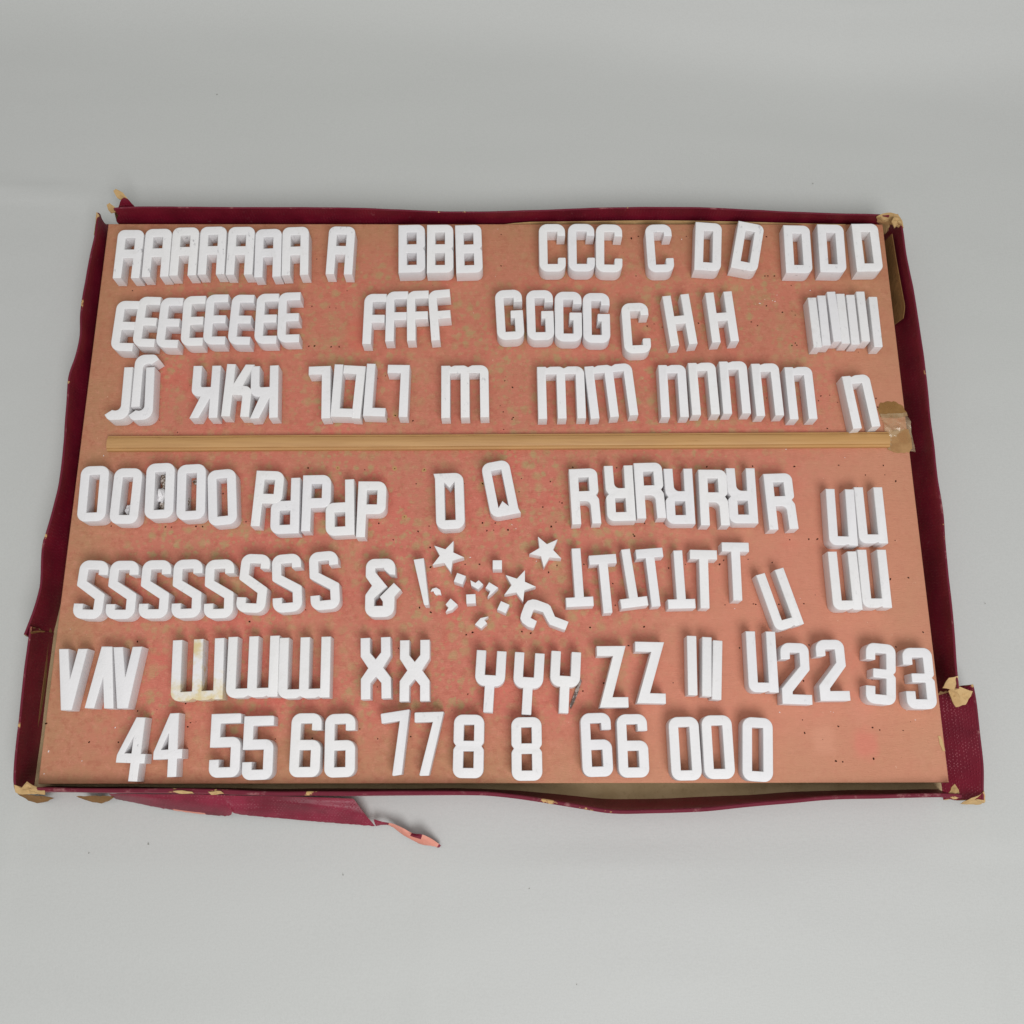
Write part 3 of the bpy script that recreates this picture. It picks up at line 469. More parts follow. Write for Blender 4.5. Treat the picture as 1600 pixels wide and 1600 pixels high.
# ------------------------------------------------------------------ tray
tray = bpy.data.objects.new('shallow_tray', None); C.objects.link(tray); tray.location = (0, 0, 0)
tag(tray, 'shallow maroon cloth-covered cardboard tray with torn, bulging sides', 'tray')
def resample(P, n):
    P = [Vector(p) for p in P]
    d = [0]
    for a, b in zip(P, P[1:]): d.append(d[-1] + (b - a).length)
    out = []
    for k in range(n):
        t = d[-1] * k / (n - 1); i = 0
        while i < len(P) - 2 and d[i + 1] < t: i += 1
        f = (t - d[i]) / max(1e-9, d[i + 1] - d[i]); f = min(1, max(0, f))
        p0 = P[max(0, i - 1)]; p1 = P[i]; p2 = P[i + 1]; p3 = P[min(len(P) - 1, i + 2)]
        f2, f3 = f * f, f * f * f
        out.append(.5 * ((2 * p1) + (p2 - p0) * f + (2 * p0 - 5 * p1 + 4 * p2 - p3) * f2 + (3 * p1 - p0 - 3 * p2 + p3) * f3))
    return out
def wall(rim, rimz, base, basez, th, cloth, label=None, rag=(0, 0), n=90, belly=.001, seed=1, outcloth=None):
    """inner face, worn rim and outer face of one side of the tray; rim/base are outer lines"""
    rnd = random.Random(seed)
    R_ = resample([(x, y, rimz + ZB) for x, y in rim], n); B_ = resample([(x, y, basez + ZB) for x, y in base], n)
    nv = 8; ring = []
    ja = [rnd.uniform(-1, 1) for _ in range(nv + 1)]; jb = [rnd.uniform(-1, 1) for _ in range(nv + 1)]
    for i in range(n):
        t = (R_[min(n - 1, i + 2)] - R_[max(0, i - 2)]); t.z = 0; t.normalize()
        out = Vector((t.y, -t.x, 0))
        if out.dot(Vector((R_[i].x / BW, R_[i].y / BD, 0))) < 0: out = -out
        wv = .0004 * noise.noise(Vector((R_[i].x * 60, R_[i].y * 60, seed)))
        col = []
        for k in range(nv + 1):
            f = k / nv
            p = B_[i].lerp(R_[i], f) + out * (belly * math.sin(math.pi * f) + .0006 * noise.noise(Vector((R_[i].x * 25, R_[i].y * 25, f * 2 + seed * 7))))
            e = 0
            if i < 3: e = rag[0] * ja[k] * (1 - i / 3)
            if i > n - 4: e = rag[1] * jb[k] * (1 - (n - 1 - i) / 3)
            col.append(p + t * e + Vector((0, 0, wv * f)))
        inn = [p - out * th for p in col]
        top = [col[-1] - out * th * .25 + Vector((0, 0, th * .28)), col[-1] - out * th * .75 + Vector((0, 0, th * .28))]
        ring.append(col + top + inn[::-1])
    m = len(ring[0]); V = [v for r in ring for v in r]; Fc = []; mi = []
    for i in range(n - 1):
        for k in range(m):
            k2 = (k + 1) % m
            Fc.append((i * m + k, i * m + k2, (i + 1) * m + k2, (i + 1) * m + k))
            mi.append(1 if nv <= k <= nv + 2 else (2 if k < nv else 0))
    Fc.append(tuple(range(m))); mi.append(3); Fc.append(tuple((n - 1) * m + k for k in range(m))); mi.append(3)
    me = mesh('side_wall', V, Fc, mi, True)
    o = link('side_wall', me, tray, [cloth, M['rim'], outcloth or M['cloth_bright'], M['card']])
    if label: o['label'] = label
    return o
HX, HY = BW / 2, BD / 2; ZF = -.0180
lu = RIM['left_up']; nlu = len(lu)
b_lu = [(-HX - (.0035 + .0095 * (i / (nlu - 1)) ** 4), y) for i, (x, y) in enumerate(lu)]
wall(lu, .012, b_lu, ZF, .0016, M['cloth'], 'upper left side, bulging outward and torn off at the top corner', (.002, .0012), seed=2)
ll = RIM['left_low']; b_ll = [(-HX - .0122, y) for x, y in ll]
wall(ll, .012, b_ll, ZF, .0016, M['cloth'], None, (.001, .001), seed=3, n=50)
tp = RIM['top']; b_tp = [(x, HY + .0035) for x, y in tp]
wall(tp, .012, b_tp, ZF, .0014, M['cloth'], None, (.0025, .001), seed=4)
ru = RIM['right_up']; b_ru = [(HX + .006, y) for x, y in ru]
wall(ru, .012, b_ru, ZF, .0016, M['cloth'], None, (.001, .0015), seed=5)
rl = RIM['right_low']; b_rl = [(HX + .004, y) for x, y in rl]
wall(rl, .002, b_rl, ZF, .0018, M['cloth_bright'], 'short lower right side torn loose and splayed outward', (.0012, .0008), seed=6, n=50, belly=.0015)
bt = RIM['bottom']; b_bt = [(x, -HY - (.0045 + .6 * (-HY - y - .005))) for x, y in bt]
wall(bt, .012, b_bt, ZF, .0026, M['cloth'], 'wavy front side bulging outward right of the middle', (.001, .001), seed=7, n=130, outcloth=M['cloth_flap'])
# tray floor
poly = [(-.3215, HY - .006), (-.300, HY + .001)] + [(x, HY + .0032) for x, y in tp[1:]] + [(HX + .0055, HY - .002), (HX + .0055, -HY - .004)] + \
       [(x, y + .0005) for x, y in b_bt[::-1]] + [(-.3221, y) for x, y in ll[::-1]] + [(x + .0003, y) for x, y in b_lu[::-1][:4]]
def prism(name, P2, z0, z1, mats, parent=None, side=0, top=0):
    tri = tessellate_polygon([[Vector((x, y, 0)) for x, y in P2]]); n = len(P2)
    V = [(x, y, z0) for x, y in P2] + [(x, y, z1) for x, y in P2]
    Fc = [tuple(t) for t in tri] + [tuple(i + n for i in t) for t in tri]; mi = [side] * len(tri) + [top] * len(tri)
    for i in range(n): Fc.append((i, (i + 1) % n, (i + 1) % n + n, i + n)); mi.append(side)
    return link(name, mesh(name, V, Fc, mi), parent, mats)
poly[0] = (-.3135, HY - .008)
prism('tray_floor', poly, .0004, ZF + ZB, [M['floor_card']], tray)
# torn and folded bits of card and cloth along the rim
def scrap(name, pts, mat, th=.0006, crumple=.0006, seed=1, parent=tray, label=None, sub=3):
    """small torn sheet: outline in 3-D, refined and crumpled, with its own thickness"""
    rnd = random.Random(seed)
    P = [Vector((x, y, z + ZB)) for x, y, z in pts]
    # ragged outline
    Q = []
    for a, b in zip(P, P[1:] + P[:1]):
        m = max(1, int((b - a).length / .0022))
        for k in range(m):
            p = a.lerp(b, k / m)
            if k: p += Vector((rnd.uniform(-1, 1), rnd.uniform(-1, 1), rnd.uniform(-.5, .5))) * .00035
            Q.append(p)
    c = sum(Q, Vector()) / len(Q); n = len(Q)
    levels = [1.0, .72, .42]
    V = []
    for lv in levels:
        for p in Q:
            q = c.lerp(p, lv)
            if lv < 1: q += Vector((0, 0, crumple * (noise.noise(q * 420 + Vector((seed, 0, 0))) * 1.6 + .4)))
            V.append(q)
    V.append(c + Vector((0, 0, crumple)))
    Fc = []
    for l in range(2):
        for k in range(n):
            Fc.append((l * n + k, l * n + (k + 1) % n, (l + 1) * n + (k + 1) % n, (l + 1) * n + k))
    for k in range(n): Fc.append((2 * n + k, 2 * n + (k + 1) % n, 3 * n))
    N = len(V); V += [v - Vector((0, 0, th)) for v in V]; F2 = [tuple(i + N for i in f)[::-1] for f in Fc]
    Fc += F2 + [(k, k + N, (k + 1) % n + N, (k + 1) % n) for k in range(n)]
    o = link(name, mesh(name, V, Fc, None, True), parent, [mat])
    if label: o['label'] = label
    return o
sp = scrap('torn_card', SHEETS['spike_tan'], M['card'], seed=1, label='tan card splinter sticking up at the top left corner')
scrap('torn_cloth', SHEETS['spike_red'], M['cloth'], seed=2)
scrap('torn_card', SHEETS['tl_tan'], M['card'], seed=3)
scrap('torn_card', SHEETS['l_spike'], M['card'], seed=4)
scrap('torn_card', SHEETS['tr_corner'], M['card'], .0012, .0016, seed=5, label='bare tan card at the top right corner')
scrap('torn_card', SHEETS['tr_curl'], M['card'], .001, .0012, seed=6)
scrap('torn_card', SHEETS['r_tear_up'], M['card'], .001, .0008, seed=7)
scrap('torn_card', SHEETS['r_tear_low'], M['card'], .0008, .0010, seed=8, label='bare tan card where the right side is torn')
scrap('torn_card', SHEETS['br_corner'], M['card'], .0008, .0012, seed=9)
scrap('torn_card', SHEETS['br_patch'], M['card'], .0008, .0010, seed=10)
scrap('torn_card', SHEETS['bl_corner'], M['card'], .0008, .0010, seed=11)
scrap('torn_card', SHEETS['bl_under'], M['card_dark'], .0010, .0004, seed=12)
scrap('torn_card', SHEETS['bm_under'], M['card_dark'], .0010, .0004, seed=13)
scrap('torn_card', SHEETS['bt_scuff'], M['card'], .0003, .0003, seed=14)
scrap('torn_card', SHEETS['b_chip'], M['card'], .0003, .0003, seed=15)
scrap('torn_card', SHEETS['lt_crack'], M['card_dark'], .0003, .0002, seed=16)
# bare lining strips on the inner faces (top wall and upper right wall)
def lining(pts_low, pts_high, name, mat, inward, th=.0005):
    n = 24; A = resample(pts_low, n); Bq = resample(pts_high, n); V = []
    for a, b in zip(A, Bq): V += [a, b, b + inward * th, a + inward * th]
    Fc = []
    for i in range(n - 1):
        for k in range(4): Fc.append((4 * i + k, 4 * i + (k + 1) % 4, 4 * i + 4 + (k + 1) % 4, 4 * i + 4 + k))
    Fc += [(0, 1, 2, 3), tuple(4 * n - 4 + k for k in range(4))]
    return link(name, mesh(name, V, Fc), tray, [mat])
def wp(rim, base, th, y=None, x=None, f=.5, along='x'):
    k = 0 if along == 'x' else 1; o = 1 - k; q = x if along == 'x' else y
    def ip(L):
        L2 = sorted(L, key=lambda p: p[k]); 
        for a, b in zip(L2, L2[1:]):
            if a[k] <= q <= b[k]: return a[o] + (b[o] - a[o]) * (q - a[k]) / (b[k] - a[k])
        return L2[0][o] if q < L2[0][k] else L2[-1][o]
    v = ip(base) * (1 - f) + ip(rim) * f
    z = ZF + (.012 - ZF) * f + ZB
    return (q, v - th, z) if along == 'x' else (v - th, q, z)
xs = [-.01 + .29 * i / 9 for i in range(10)]
lining([wp(tp, b_tp, .0032, x=q, f=.25) for q in xs], [wp(tp, b_tp, .0032, x=q, f=.62 - .2 * (i == 0)) for i, q in enumerate(xs)], 'bare_lining', M['card'], Vector((0, -1, 0)))
ysr = [.205 - .073 * i / 9 for i in range(10)]
lining([wp(ru, b_ru, .0034, y=q, f=.15, along='y') for q in ysr], [wp(ru, b_ru, .0034, y=q, f=.70 + .05 * i / 9 - .12 * (i == 9), along='y') for i, q in enumerate(ysr)], 'bare_lining', M['card_dark'], Vector((-1, 0, 0)))
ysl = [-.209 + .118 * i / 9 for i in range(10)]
lining([wp(ll, b_ll, -.0008, y=q, f=.0, along='y') for q in ysl], [wp(ll, b_ll, -.0008, y=q, f=.17 - .08 * (i in (0, 9)), along='y') for i, q in enumerate(ysl)], 'bare_lining', M['card_dark'], Vector((1, 0, 0)))  # lower left card strip; its dark brown also paints the shade in the gap
# torn cloth flap hanging from the front side, and its twisted tail
def ribbon(name, T_, B_, mat, th, n, m, amp, seed, mats=None, pick=None, label=None):
    A = resample([(x, y, z + ZB) for x, y, z in T_], n); Bq = resample([(x, y, z + ZB) for x, y, z in B_], n); V = []
    for i in range(n):
        for k in range(m + 1):
            f = k / m; p = A[i].lerp(Bq[i], f)
            zz = amp * (noise.noise(Vector((p.x * 26, p.y * 150, seed))) * 1.3 + .5 * math.sin(math.pi * f)) * min(1, f * 4)
            rg = Vector((0, .0005 * noise.noise(Vector((p.x * 700, seed, 1))), 0)) if k == m else Vector()
            V.append(p + Vector((0, 0, zz)) + rg)
    Fc = []; mi = []
    for i in range(n - 1):
        for k in range(m):
            Fc.append((i * (m + 1) + k, i * (m + 1) + k + 1, (i + 1) * (m + 1) + k + 1, (i + 1) * (m + 1) + k)); mi.append(pick(i / n, k / m) if pick else 0)
    N = len(V); V += [v - Vector((0, 0, th)) for v in V]
    bnd = [k for k in range(m + 1)] + [i * (m + 1) + m for i in range(1, n)] + [(n - 1) * (m + 1) + k for k in range(m - 1, -1, -1)] + [i * (m + 1) for i in range(n - 2, 0, -1)]
    F2 = [tuple(q + N for q in f)[::-1] for f in Fc]
    Fc += F2; mi += [len(mats) - 1 if mats else 0] * len(F2)
    for a, b in zip(bnd, bnd[1:] + bnd[:1]): Fc.append((a, b, b + N, a + N)); mi.append(len(mats) - 1 if mats else 0)
    o = link(name, mesh(name, V, Fc, mi, True), tray, mats or [mat])
    if label: o['label'] = label
    return o
ribbon('torn_flap', FLAPT, FLAPB, None, .0004, 110, 12, .0030, 3, [M['cloth_flap'], M['pink_paper']], pick=lambda u, v: 1 if (.21 < u < .33 and v > .86) else 0, label='crimson cloth flap hanging from the front side')
ribbon('torn_tail', TAILT, TAILB, None, .0004, 44, 4, .0018, 5, [M['pink_paper'], M['cloth_flap']],
       pick=lambda u, v: 1 if (u < .2 or (.52 < u < .66 and v < .5) or u > .93) else 0, label='twisted torn strip showing its salmon underside')

# ------------------------------------------------------------------ display board
bm = bmesh.new()
bmesh.ops.create_cube(bm, size=1, matrix=Matrix.Diagonal((BW, BD, .0176, 1)))
bmesh.ops.bevel(bm, geom=bm.edges[:], offset=.0006, segments=2, affect='EDGES', profile=.5)
me = bpy.data.meshes.new('display_board'); bm.to_mesh(me); bm.free()
for p in me.polygons: p.material_index = 0 if p.normal.z > .5 else 1
board = link('display_board', me, None, [M['board'], M['board_edge']])
board.location = (0, 0, ZB - .0088)
tag(board, 'salmon painted board full of pin holes, filling the maroon tray', 'board')
def onboard(o): o.location = (0, 0, .0088); return o
rnd = random.Random(8)
halo = [h for i, h in enumerate(HOLES) if -.15 < h[0] < .0 and -.03 < h[1] < .07 and i % 2 == 0]
tag(onboard(blobs('pin_hole_halos', [(x, y, .00006) for x, y in halo], M['halo'], .0014, .0021, board, .01, 3, 9)), kind='stuff')
tag(onboard(blobs('pin_holes', [(x, y, .00014) for x, y in HOLES], M['hole'], .00034, .00066, board, .02, 9, 7, 1.6)), kind='stuff')
extra = [(rnd.uniform(-.29, .3), rnd.uniform(-.20, .2), .00014) for _ in range(60)]
tag(onboard(blobs('pin_pricks', extra, M['hole'], .00015, .0003, board, .02, 10, 6, 1.5)), kind='stuff')
tag(onboard(blobs('plaster_crumbs', [(x, y, .0001) for x, y in CRUMBS], M['plaster'], .0002, .0005, board, .8, 11, 5, 2.2)), kind='stuff')
o = scrap('bare_chip', SHEETS['board_chip'], M['card'], .0002, .0001, seed=20, parent=board); o.location = (0, 0, -(ZB - .0088))

# ------------------------------------------------------------------ wooden strip
(x0, y0), (x1, y1) = STRIP
L_ = math.hypot(x1 - x0, y1 - y0)
prof = [(-.0060, 0), (-.0060, .0030), (-.0050, .0040), (-.0046, .0040), (-.0044, .00375), (-.0041, .0044), (-.002, .0052), (.002, .0052), (.0036, .0046), (.0040, .00375), (.0043, .0040), (.0052, .0038), (.0060, .0026), (.0060, 0)]
V = []; Fc = []; mi = []; ns = 60
for i in range(ns + 1):
    x = -L_ / 2 + L_ * i / ns
    for (y, z) in prof: V.append((x, y + .0002 * noise.noise(Vector((x * 9, 2, 1))), z))
m = len(prof)
for i in range(ns):
    for k in range(m): Fc.append((i * m + k, i * m + (k + 1) % m, (i + 1) * m + (k + 1) % m, (i + 1) * m + k)); mi.append(1 if k in (3, 9) else 0)
Fc += [tuple(range(m)), tuple(ns * m + k for k in range(m))]; mi += [0, 0]
me = mesh('wooden_strip', V, Fc, mi, True)
strip = link('wooden_strip', me, None, [M['wood'], M['groove']])
strip.location = ((x0 + x1) / 2, (y0 + y1) / 2, ZB + .0001); strip.rotation_euler = (0, 0, math.atan2(y1 - y0, x1 - x0))
tag(strip, 'long pale wooden moulding strip lying across the board between the rows', 'strip')

# ------------------------------------------------------------------ tape
tape = bpy.data.objects.new('adhesive_tape', None); C.objects.link(tape); tape.location = (0, 0, 0)
tag(tape, 'crumpled yellowed clear tape at the right end of the wooden strip', 'tape')
def tape_sheet(P4, nx, ny, fold, seed):
    A, B, Cc, D = [Vector((x, y, z + ZB)) for x, y, z in P4]; V = []; rnd = random.Random(seed)
    for j in range(ny + 1):
        for i in range(nx + 1):
            u, v = i / nx, j / ny
            p = A.lerp(B, u).lerp(D.lerp(Cc, u), v)
            q = Vector((p.x * 120, p.y * 120, seed)); n1 = abs(noise.noise(q)); n2 = abs(noise.noise(q * 2.3 + Vector((5, 1, 2))))
            h = fold * (max(0, 1 - abs(v - .38 - .10 * math.sin(u * 5)) / .16) * (.5 + n1 * 1.6) + n2 * .35)
            p += Vector((rnd.uniform(-1, 1) * .0003, rnd.uniform(-1, 1) * .0003, h)); V.append(p)
    Fc = [(j * (nx + 1) + i, j * (nx + 1) + i + 1, (j + 1) * (nx + 1) + i + 1, (j + 1) * (nx + 1) + i) for j in range(ny) for i in range(nx)]
    me = bpy.data.meshes.new('tape_sheet'); me.from_pydata([tuple(v) for v in V], [], Fc)
    return link('tape_sheet', me, tape, [M['tape']])
tape_sheet(TAPEQ, 9, 12, .0030, 3)
def flat(name, pts, z0, mat, seed):
    rnd = random.Random(seed); Q = []
    for a, b in zip(pts, pts[1:] + pts[:1]):
        for k in range(5):
            t = k / 5; Q.append((a[0] + (b[0] - a[0]) * t + rnd.uniform(-1, 1) * .0005, a[1] + (b[1] - a[1]) * t + rnd.uniform(-1, 1) * .0005))
    return prism(name, Q, ZB + z0, ZB + z0 + .0001, [mat], tape)
flat('amber_residue', AMBER1, .0002, M['glue'], 1)
flat('amber_residue', AMBER2, .0002, M['glue_pale'], 2)

# ------------------------------------------------------------------ plaster letters
U = .0419 / 100; TH = .0133
R = 13
GL = {
 'A': (50, [[(0, 0, R), (50, 0, R), (50, 100), (34, 100), (34, 59), (16, 59), (16, 100), (0, 100)], [(16, 17), (34, 17), (34, 41), (16, 41)]]),
 'B': (50, [[(0, 0), (50, 0, R), (50, 45, 5), (46.5, 50), (50, 55, 5), (50, 100, R), (0, 100)], [(16, 16), (34, 16), (34, 41), (16, 41)], [(16, 59), (34, 59), (34, 84), (16, 84)]]),
 'C': (50, [[(0, 0, 16), (50, 0, 16), (50, 25), (35, 25), (35, 16), (16, 16), (16, 84), (35, 84), (35, 71, 3), (50, 71, 2), (50, 100, 16), (0, 100, 16)]]),
 'D': (50, [[(0, 0), (50, 0, R), (50, 100, R), (0, 100)], [(16.5, 17), (33.5, 17), (33.5, 83), (16.5, 83)]]),
 'E': (41, [[(0, 0, 16), (41, 0), (41, 16), (16, 16), (16, 42), (39, 42), (39, 58), (16, 58), (16, 84), (41, 84), (41, 100), (0, 100, 17)]]),
 'F': (41, [[(0, 0, 16), (41, 0), (41, 16), (16, 16), (16, 42), (39, 42), (39, 58), (16, 58), (16, 100), (0, 100)]]),
 'G': (50, [[(0, 0, 16), (50, 0, 16), (50, 25), (34, 25), (34, 16), (16, 16), (16, 84), (34, 84), (34, 57), (27, 57), (27, 42, 2), (50, 42, 2), (50, 100, 16), (0, 100, 16)]]),
 'H': (50, [[(0, 0), (16, 0), (16, 42), (34, 42), (34, 0), (50, 0), (50, 100), (34, 100), (34, 58), (16, 58), (16, 100), (0, 100)]]),
 'I': (16, [[(0, 0, 1), (16, 0, 1), (16, 100, 1), (0, 100, 1)]]),
 'J': (44, [[(28, 0), (44, 0), (44, 100, 21), (7, 100, 10), (0, 90), (13, 81), (28, 85, 9)]]),
 'K': (50, [[(0, 0), (16, 0), (16, 38), (34, 0), (50, 0), (33, 41), (50, 42, 13), (50, 100), (34, 100), (34, 59, 4), (16, 59), (16, 100), (0, 100)]]),
 'L': (40, [[(0, 0), (16, 0), (16, 84), (40, 84), (40, 100), (0, 100)]]),
 'M': (86, [[(0, 0), (16, 0), (18, 2.5), (24, 0), (42, 0, 8), (49, 3.5), (56, 0, 6), (86, 0, 17), (86, 100), (70, 100), (70, 15), (51, 15), (51, 100), (35, 100), (35, 15), (16, 15), (16, 100), (0, 100)]]),
 'N': (50, [[(0, 0), (15, 0), (17, 2.5), (24, 0, 4), (50, 0, 17), (50, 100), (34, 100), (34, 16), (16, 16), (16, 100), (0, 100)]]),
 'O': (50, [[(0, 0, 15), (50, 0, 15), (50, 100, 15), (0, 100, 15)], [(16, 16), (34, 16), (34, 84), (16, 84)]]),
 'P': (50, [[(0, 0), (50, 0, 15), (50, 59, 14), (16, 59), (16, 100), (0, 100)], [(16, 16), (34, 16), (34, 41.5), (16, 41.5)]]),
 'Q': (50, [[(0, 0, 15), (50, 0, 15), (50, 91), (52.5, 100), (0, 100, 15)], [(16, 16), (34, 16), (34, 84), (25, 73), (16, 84)]]),
 'R': (50, [[(0, 0), (50, 0, R), (50, 44, 7), (45, 48.5), (50, 56, 10), (51, 100), (35, 100), (34, 59, 9), (16, 59), (16, 100), (0, 100)], [(16, 16), (34, 16), (34, 41), (16, 41)]]),
 'S': (50, [[(50, 24.5), (34, 24.5), (34, 16), (16, 16), (16, 36), (50, 57, 4), (50, 100, 16), (0, 100, 16), (0, 74.5), (16, 74.5), (16, 84), (34, 84), (34, 66.5), (0, 44.5, 4), (0, 0, 16), (50, 0, 16)]]),
 'AMP': (50, [[(0, 0, 15), (50, 0, 15), (51, 28.5), (41, 27.5), (31, 19), (31, 16), (16.5, 16), (16.5, 23), (37, 48), (15.5, 68), (15.5, 81), (30, 81), (30, 74), (24.5, 66), (48.5, 42), (60.5, 54), (50, 66), (50, 100, 16), (0, 100, 16), (0, 62, 8), (11, 46.5), (0, 31, 8)]]),
 'T': (47, [[(0, 0, 1), (47, 0, 1), (47, 16), (31.3, 16), (31.3, 100, 1), (15.7, 100, 1), (15.7, 16), (0, 16)]]),
 'V': (48, [[(0, 0), (16, 0), (24, 50), (32, 0), (48, 0), (33, 100, 1), (15, 100, 1)]]),
 'X': (50, [[(0, 0), (16, 0), (16, 25), (25, 36), (34, 25), (34, 0), (50, 0), (50, 31), (37.5, 50), (50, 67), (50, 100), (34, 100), (34, 75), (25, 64), (16, 75), (16, 100), (0, 100), (0, 67), (12.5, 50), (0, 31)]]),
 'Y': (50, [[(0, 0, 1), (16, 0, 1), (16, 40), (34, 40), (34, 0, 1), (50, 0, 1), (50, 58, 16), (33, 58), (33, 100, 1), (17, 100, 1), (17, 58), (0, 58, 16)]]),
 'Z': (50, [[(0, 0), (49, 0), (24, 83.5), (50, 83.5), (50, 100), (2, 100), (27, 16.5), (0, 16.5)]]),
 '2': (50, [[(0, 28, 1), (0, 0, 15), (48, 0, 14), (48, 44, 3), (18, 80), (18, 84), (50, 84), (50, 100, 1), (0, 100), (0, 75, 3), (32, 38), (32, 16), (16, 16), (16, 27, 2)]]),
 '3': (50, [[(0, 28, 1), (0, 0, 14), (50, 0, 14), (50, 45, 6), (46, 49.5), (50, 54, 6), (50, 100, 14), (0, 100, 14), (0, 71, 1), (16, 71, 1), (16, 84), (34, 84), (34, 57, 1), (12, 57, 2), (12, 42, 2), (34, 42, 1), (34, 16), (16, 16), (16, 28, 1)]]),
 '4': (50, [[(23, 0), (38, 0), (38, 57), (46, 57), (46, 72), (38, 72), (38, 100), (23, 100), (23, 72), (-1, 72), (-1, 60)], [(22.5, 31), (22.5, 57), (11, 57)]]),
 '5': (50, [[(0, 0), (49, 0, 3), (49, 15.5), (16, 15.5), (16, 37), (50, 37, 14), (50, 100, 14), (0, 100, 14), (0, 72, 1), (16, 72), (16, 84), (34, 84), (34, 53), (0, 53)]]),
 '6': (50, [[(0, 0, 15), (50, 0, 15), (50, 27, 1), (34, 27, 1), (34, 16), (16, 16), (16, 42), (50, 42, 14), (50, 100, 14), (0, 100, 14)], [(16, 58), (34, 58), (34, 84), (16, 84)]]),
 '7': (50, [[(0, 0, 2), (48.5, 0, 1), (23, 100, 2), (7, 100, 2), (30, 16), (0, 16, 1)]]),
 '8': (50, [[(0, 0, 14), (50, 0, 14), (50, 44, 7), (46, 49.5), (50, 55, 7), (50, 100, 14), (0, 100, 14), (0, 55, 7), (4, 49.5), (0, 44, 7)], [(16.5, 16), (33.5, 16), (33.5, 41.5), (16.5, 41.5)], [(16.5, 58), (33.5, 58), (33.5, 84), (16.5, 84)]]),
}
GL['0'] = GL['O']; GL['1'] = (16, [[(0, 0, 1), (16, 0, 1), (16, 97, 1), (0, 97, 1)]])
def turn(g):  # the same casting turned half round
    w_, P = GL[g]; return (w_, [[((w_ - p[0], 100 - p[1]) + tuple(p[2:])) for p in poly] for poly in P])
GL['U'] = GL['N']; GL['W'] = GL['M']
def rounded(P, segs=7):
    out = []; n = len(P)
    for i in range(n):
        p = Vector(P[i][:2]); r = P[i][2] if len(P[i]) > 2 else 0
        if r <= 0: out.append(p); continue
        a = Vector(P[i - 1][:2]) - p; b = Vector(P[(i + 1) % n][:2]) - p
        la, lb = a.length, b.length; a.normalize(); b.normalize()
        ang = a.angle(b); d = min(r / math.tan(ang / 2), la * .49 if len(P[i - 1]) > 2 and P[i - 1][2] > 3 else la * .95, lb * .49 if len(P[(i + 1) % n]) > 2 and P[(i + 1) % n][2] > 3 else lb * .95)
        rr = d * math.tan(ang / 2); c = p + (a + b).normalized() * (rr / math.sin(ang / 2))
        s0 = p + a * d - c; s1 = p + b * d - c
        a0 = math.atan2(s0.y, s0.x); a1 = math.atan2(s1.y, s1.x); da = (a1 - a0 + math.pi) % (2 * math.pi) - math.pi
        k = max(2, segs if r > 5 else 3)
        for j in range(k + 1):
            t = a0 + da * j / k; out.append(c + Vector((math.cos(t), math.sin(t))) * rr)
    return out
def solid(name, polys, th, bev=.00058):
    """extruded plate with softened edges from one outline and its holes (metres)"""
    cu = bpy.data.curves.new('outline', 'CURVE'); cu.dimensions = '2D'; cu.fill_mode = 'BOTH'
    cu.extrude = th / 2 - bev; cu.bevel_depth = bev; cu.bevel_resolution = 2; cu.offset = -bev
    for P in polys:
        sp = cu.splines.new('POLY'); sp.points.add(len(P) - 1); sp.use_cyclic_u = True
        for k, q in enumerate(P): sp.points[k].co = (q[0], q[1], 0, 1)
    o = bpy.data.objects.new('outline', cu); C.objects.link(o)
    dg = bpy.context.evaluated_depsgraph_get(); me = bpy.data.meshes.new_from_object(o.evaluated_get(dg), depsgraph=dg)
    C.objects.unlink(o); bpy.data.objects.remove(o); bpy.data.curves.remove(cu)
    bm = bmesh.new(); bm.from_mesh(me); bmesh.ops.remove_doubles(bm, verts=bm.verts[:], dist=1e-6)
    bmesh.ops.translate(bm, vec=(0, 0, th / 2), verts=bm.verts[:]); bmesh.ops.recalc_face_normals(bm, faces=bm.faces[:]); bm.to_mesh(me); bm.free()
    me.name = name; me.shade_smooth(); me.set_sharp_from_angle(angle=math.radians(50))
    me.materials.clear()
    return me
def area2(P): return sum(P[i - 1][0] * P[i][1] - P[i][0] * P[i - 1][1] for i in range(len(P))) / 2
def glyph_mesh(g):
    w_, polys = GL[g]; out = []
    for i, P in enumerate(polys):
        Q = [((q[0] - w_ / 2) * U, (50 - q[1]) * U) for q in rounded(P)]
        if (area2(Q) < 0) == (i == 0): Q = Q[::-1]
        out.append(Q)
    return solid('glyph', out, TH)
SPOKEN = {'AMP': 'ampersand', '1': 'straight_bar'}
GM = {}; rnd = random.Random(21)
last = {}
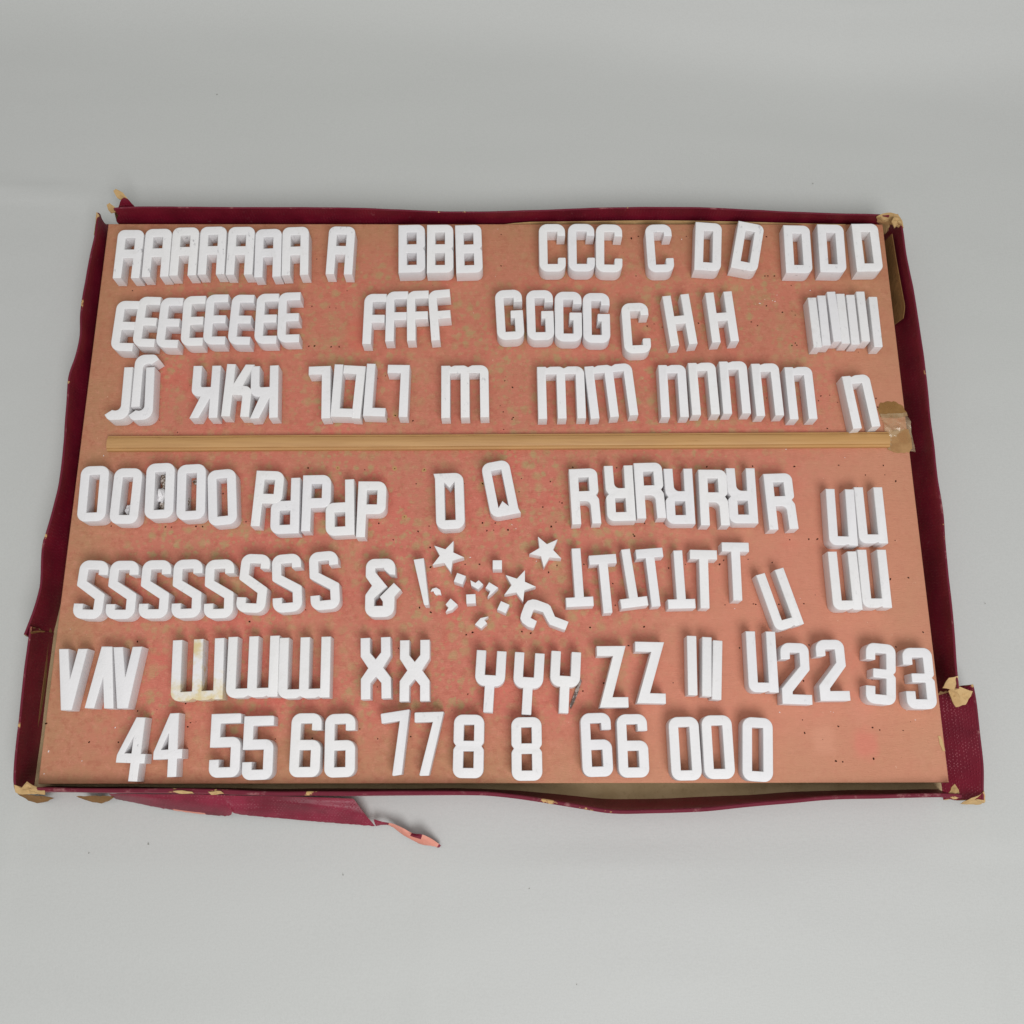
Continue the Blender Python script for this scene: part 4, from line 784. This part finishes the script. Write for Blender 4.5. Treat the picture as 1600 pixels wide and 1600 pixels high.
for (g, x, y, th, lb) in LET:
    nm = SPOKEN.get(g) or ('numeral_' + {'0': 'zero', '2': 'two', '3': 'three', '4': 'four', '5': 'five', '6': 'six', '7': 'seven', '8': 'eight'}[g] if g.isdigit() else 'letter_' + g.lower())
    if g not in GM:
        GM[g] = glyph_mesh(g); GM[g].name = nm; GM[g].materials.append(M['plaster'])
        first = bpy.data.objects.new(nm, GM[g]); o = first
    else:
        o = bpy.data.objects[nm].copy(); o.data = GM[g]
    C.objects.link(o)
    o.location = (x, y, ZB + .0001); o.rotation_euler = (0, 0, th)
    o.scale = (.986 + rnd.uniform(-.004, .004), 1 + rnd.uniform(-.005, .005), 1 + rnd.uniform(-.025, .02))
    k = 1.0
    if 'grey-smudged' in lb: k = 0.0
    elif 'grey-dusted' in lb or 'scratches' in lb: k = .3
    elif (g == 'A' or g == 'I' or g == 'D'): k = .45
    elif rnd.random() < .35: k = .75
    else: k = .92
    o.color = (k, 1, 1, 1)
    if 'yellow-stained' in lb:
        o.data = GM[g].copy(); o.data.materials.clear(); o.data.materials.append(M['plaster_stained'])
    cat = {'AMP': 'ampersand', '1': 'letter'}.get(g, 'numeral' if g.isdigit() else 'letter')
    tag(o, lb, cat, {'AMP': 'punctuation pieces', '1': 'straight bar pieces'}.get(g, ('plaster figures ' if g.isdigit() else 'plaster letters ') + g))
    last[lb] = o
# crumbs caught in the holes of the Os
def lump(name, parent, cx, cy, cz, r, mat, seed, sc=(1, 1, 1)):
    bm = bmesh.new(); bmesh.ops.create_icosphere(bm, subdivisions=3, radius=r)
    for v in bm.verts:
        v.co = Vector((v.co.x * sc[0], v.co.y * sc[1], v.co.z * sc[2])) * (1 + .55 * noise.noise(v.co * (1.6 / r) + Vector((seed, 0, 0))) + .25 * noise.noise(v.co * (5 / r)))
    me = bpy.data.meshes.new(name); bm.to_mesh(me); bm.free()
    for v in me.vertices: v.co += Vector((cx, cy, cz))
    return link(name, me, parent, [mat])
for lb, o in last.items():
    if 'letter O with a white crumb' in lb:
        lump('plaster_crumb', o, .0005, -.0095, .004, .0030, M['plaster'], 1, (1, 1.4, 1.2)); lump('plaster_crumb', o, -.0012, -.0128, .0035, .0020, M['dirt'], 2, (1.2, 1, 1))
    if 'brown dirt and plaster' in lb:
        lump('plaster_crumb', o, .001, .0085, .004, .0036, M['dirt'], 3, (.9, 1.6, 1.3)); lump('plaster_crumb', o, -.0006, -.002, .0045, .0034, M['plaster'], 4, (1, 1.7, 1.3)); lump('plaster_crumb', o, .0006, -.0100, .0035, .0032, M['dirt'], 5, (1, 1.3, 1.2))
    if 'dirty inner wall' in lb:
        lump('plaster_crumb', o, -.0034, -.006, .006, .0012, M['dirt'], 6, (.5, 3, 1.6)); lump('plaster_crumb', o, 0, .011, .001, .002, M['dirt'], 7, (1.2, 1, .4))
# small pieces traced one by one
for (nm, cat, lb, z, pts) in TRACED:
    cx = sum(p[0] for p in pts) / len(pts); cy = sum(p[1] for p in pts) / len(pts)
    Q = [(p[0] - cx, p[1] - cy) for p in pts]
    if area2(Q) < 0: Q = Q[::-1]
    me = solid(nm, [Q], z, .0003 if z > .006 else .0002); me.materials.append(M['plaster'])
    o = link(nm, me); o.location = (cx, cy, ZB + .0001); o.color = (.92, 1, 1, 1); tag(o, lb, cat, 'commas' if nm == 'comma' else 'punctuation pieces')
sm = None
for (x, y, a, lb) in STARS:
    if sm is None:
        Q = [(math.cos(math.pi * k / 5) * (.0121 if k % 2 == 0 else .0052), math.sin(math.pi * k / 5) * (.0121 if k % 2 == 0 else .0052)) for k in range(10)]
        sm = solid('star', [Q], .0105, .0003); sm.materials.append(M['plaster']); o = bpy.data.objects.new('star', sm)
    else: o = bpy.data.objects['star'].copy()
    C.objects.link(o); o.location = (x, y, ZB + .0001); o.rotation_euler = (0, 0, a); o.color = (.92, 1, 1, 1); tag(o, lb, 'star', 'three plaster stars')
dm = None
for (x, y, a, lb) in DOTS:
    if dm is None:
        h = .0033; dm = solid('full_stop', [[(-h, -h), (h, -h), (h, h), (-h, h)]], .0122, .0003); dm.materials.append(M['plaster']); o = bpy.data.objects.new('full_stop', dm)
    else: o = bpy.data.objects['full_stop'].copy()
    C.objects.link(o); o.location = (x, y, ZB + .0001); o.rotation_euler = (0, 0, a); o.color = (.92, 1, 1, 1); tag(o, lb, 'full stop', 'plaster full stops')
cx = sum(p[0] for p in SPLINTER) / len(SPLINTER); cy = sum(p[1] for p in SPLINTER) / len(SPLINTER)
o = prism('splinter', [(x - cx, y - cy) for x, y in SPLINTER], 0, .0012, [M['slate']]); o.location = (cx, cy, ZB + .0001)
tag(o, 'thin dark grey splinter lying against the rightmost Y', 'splinter')
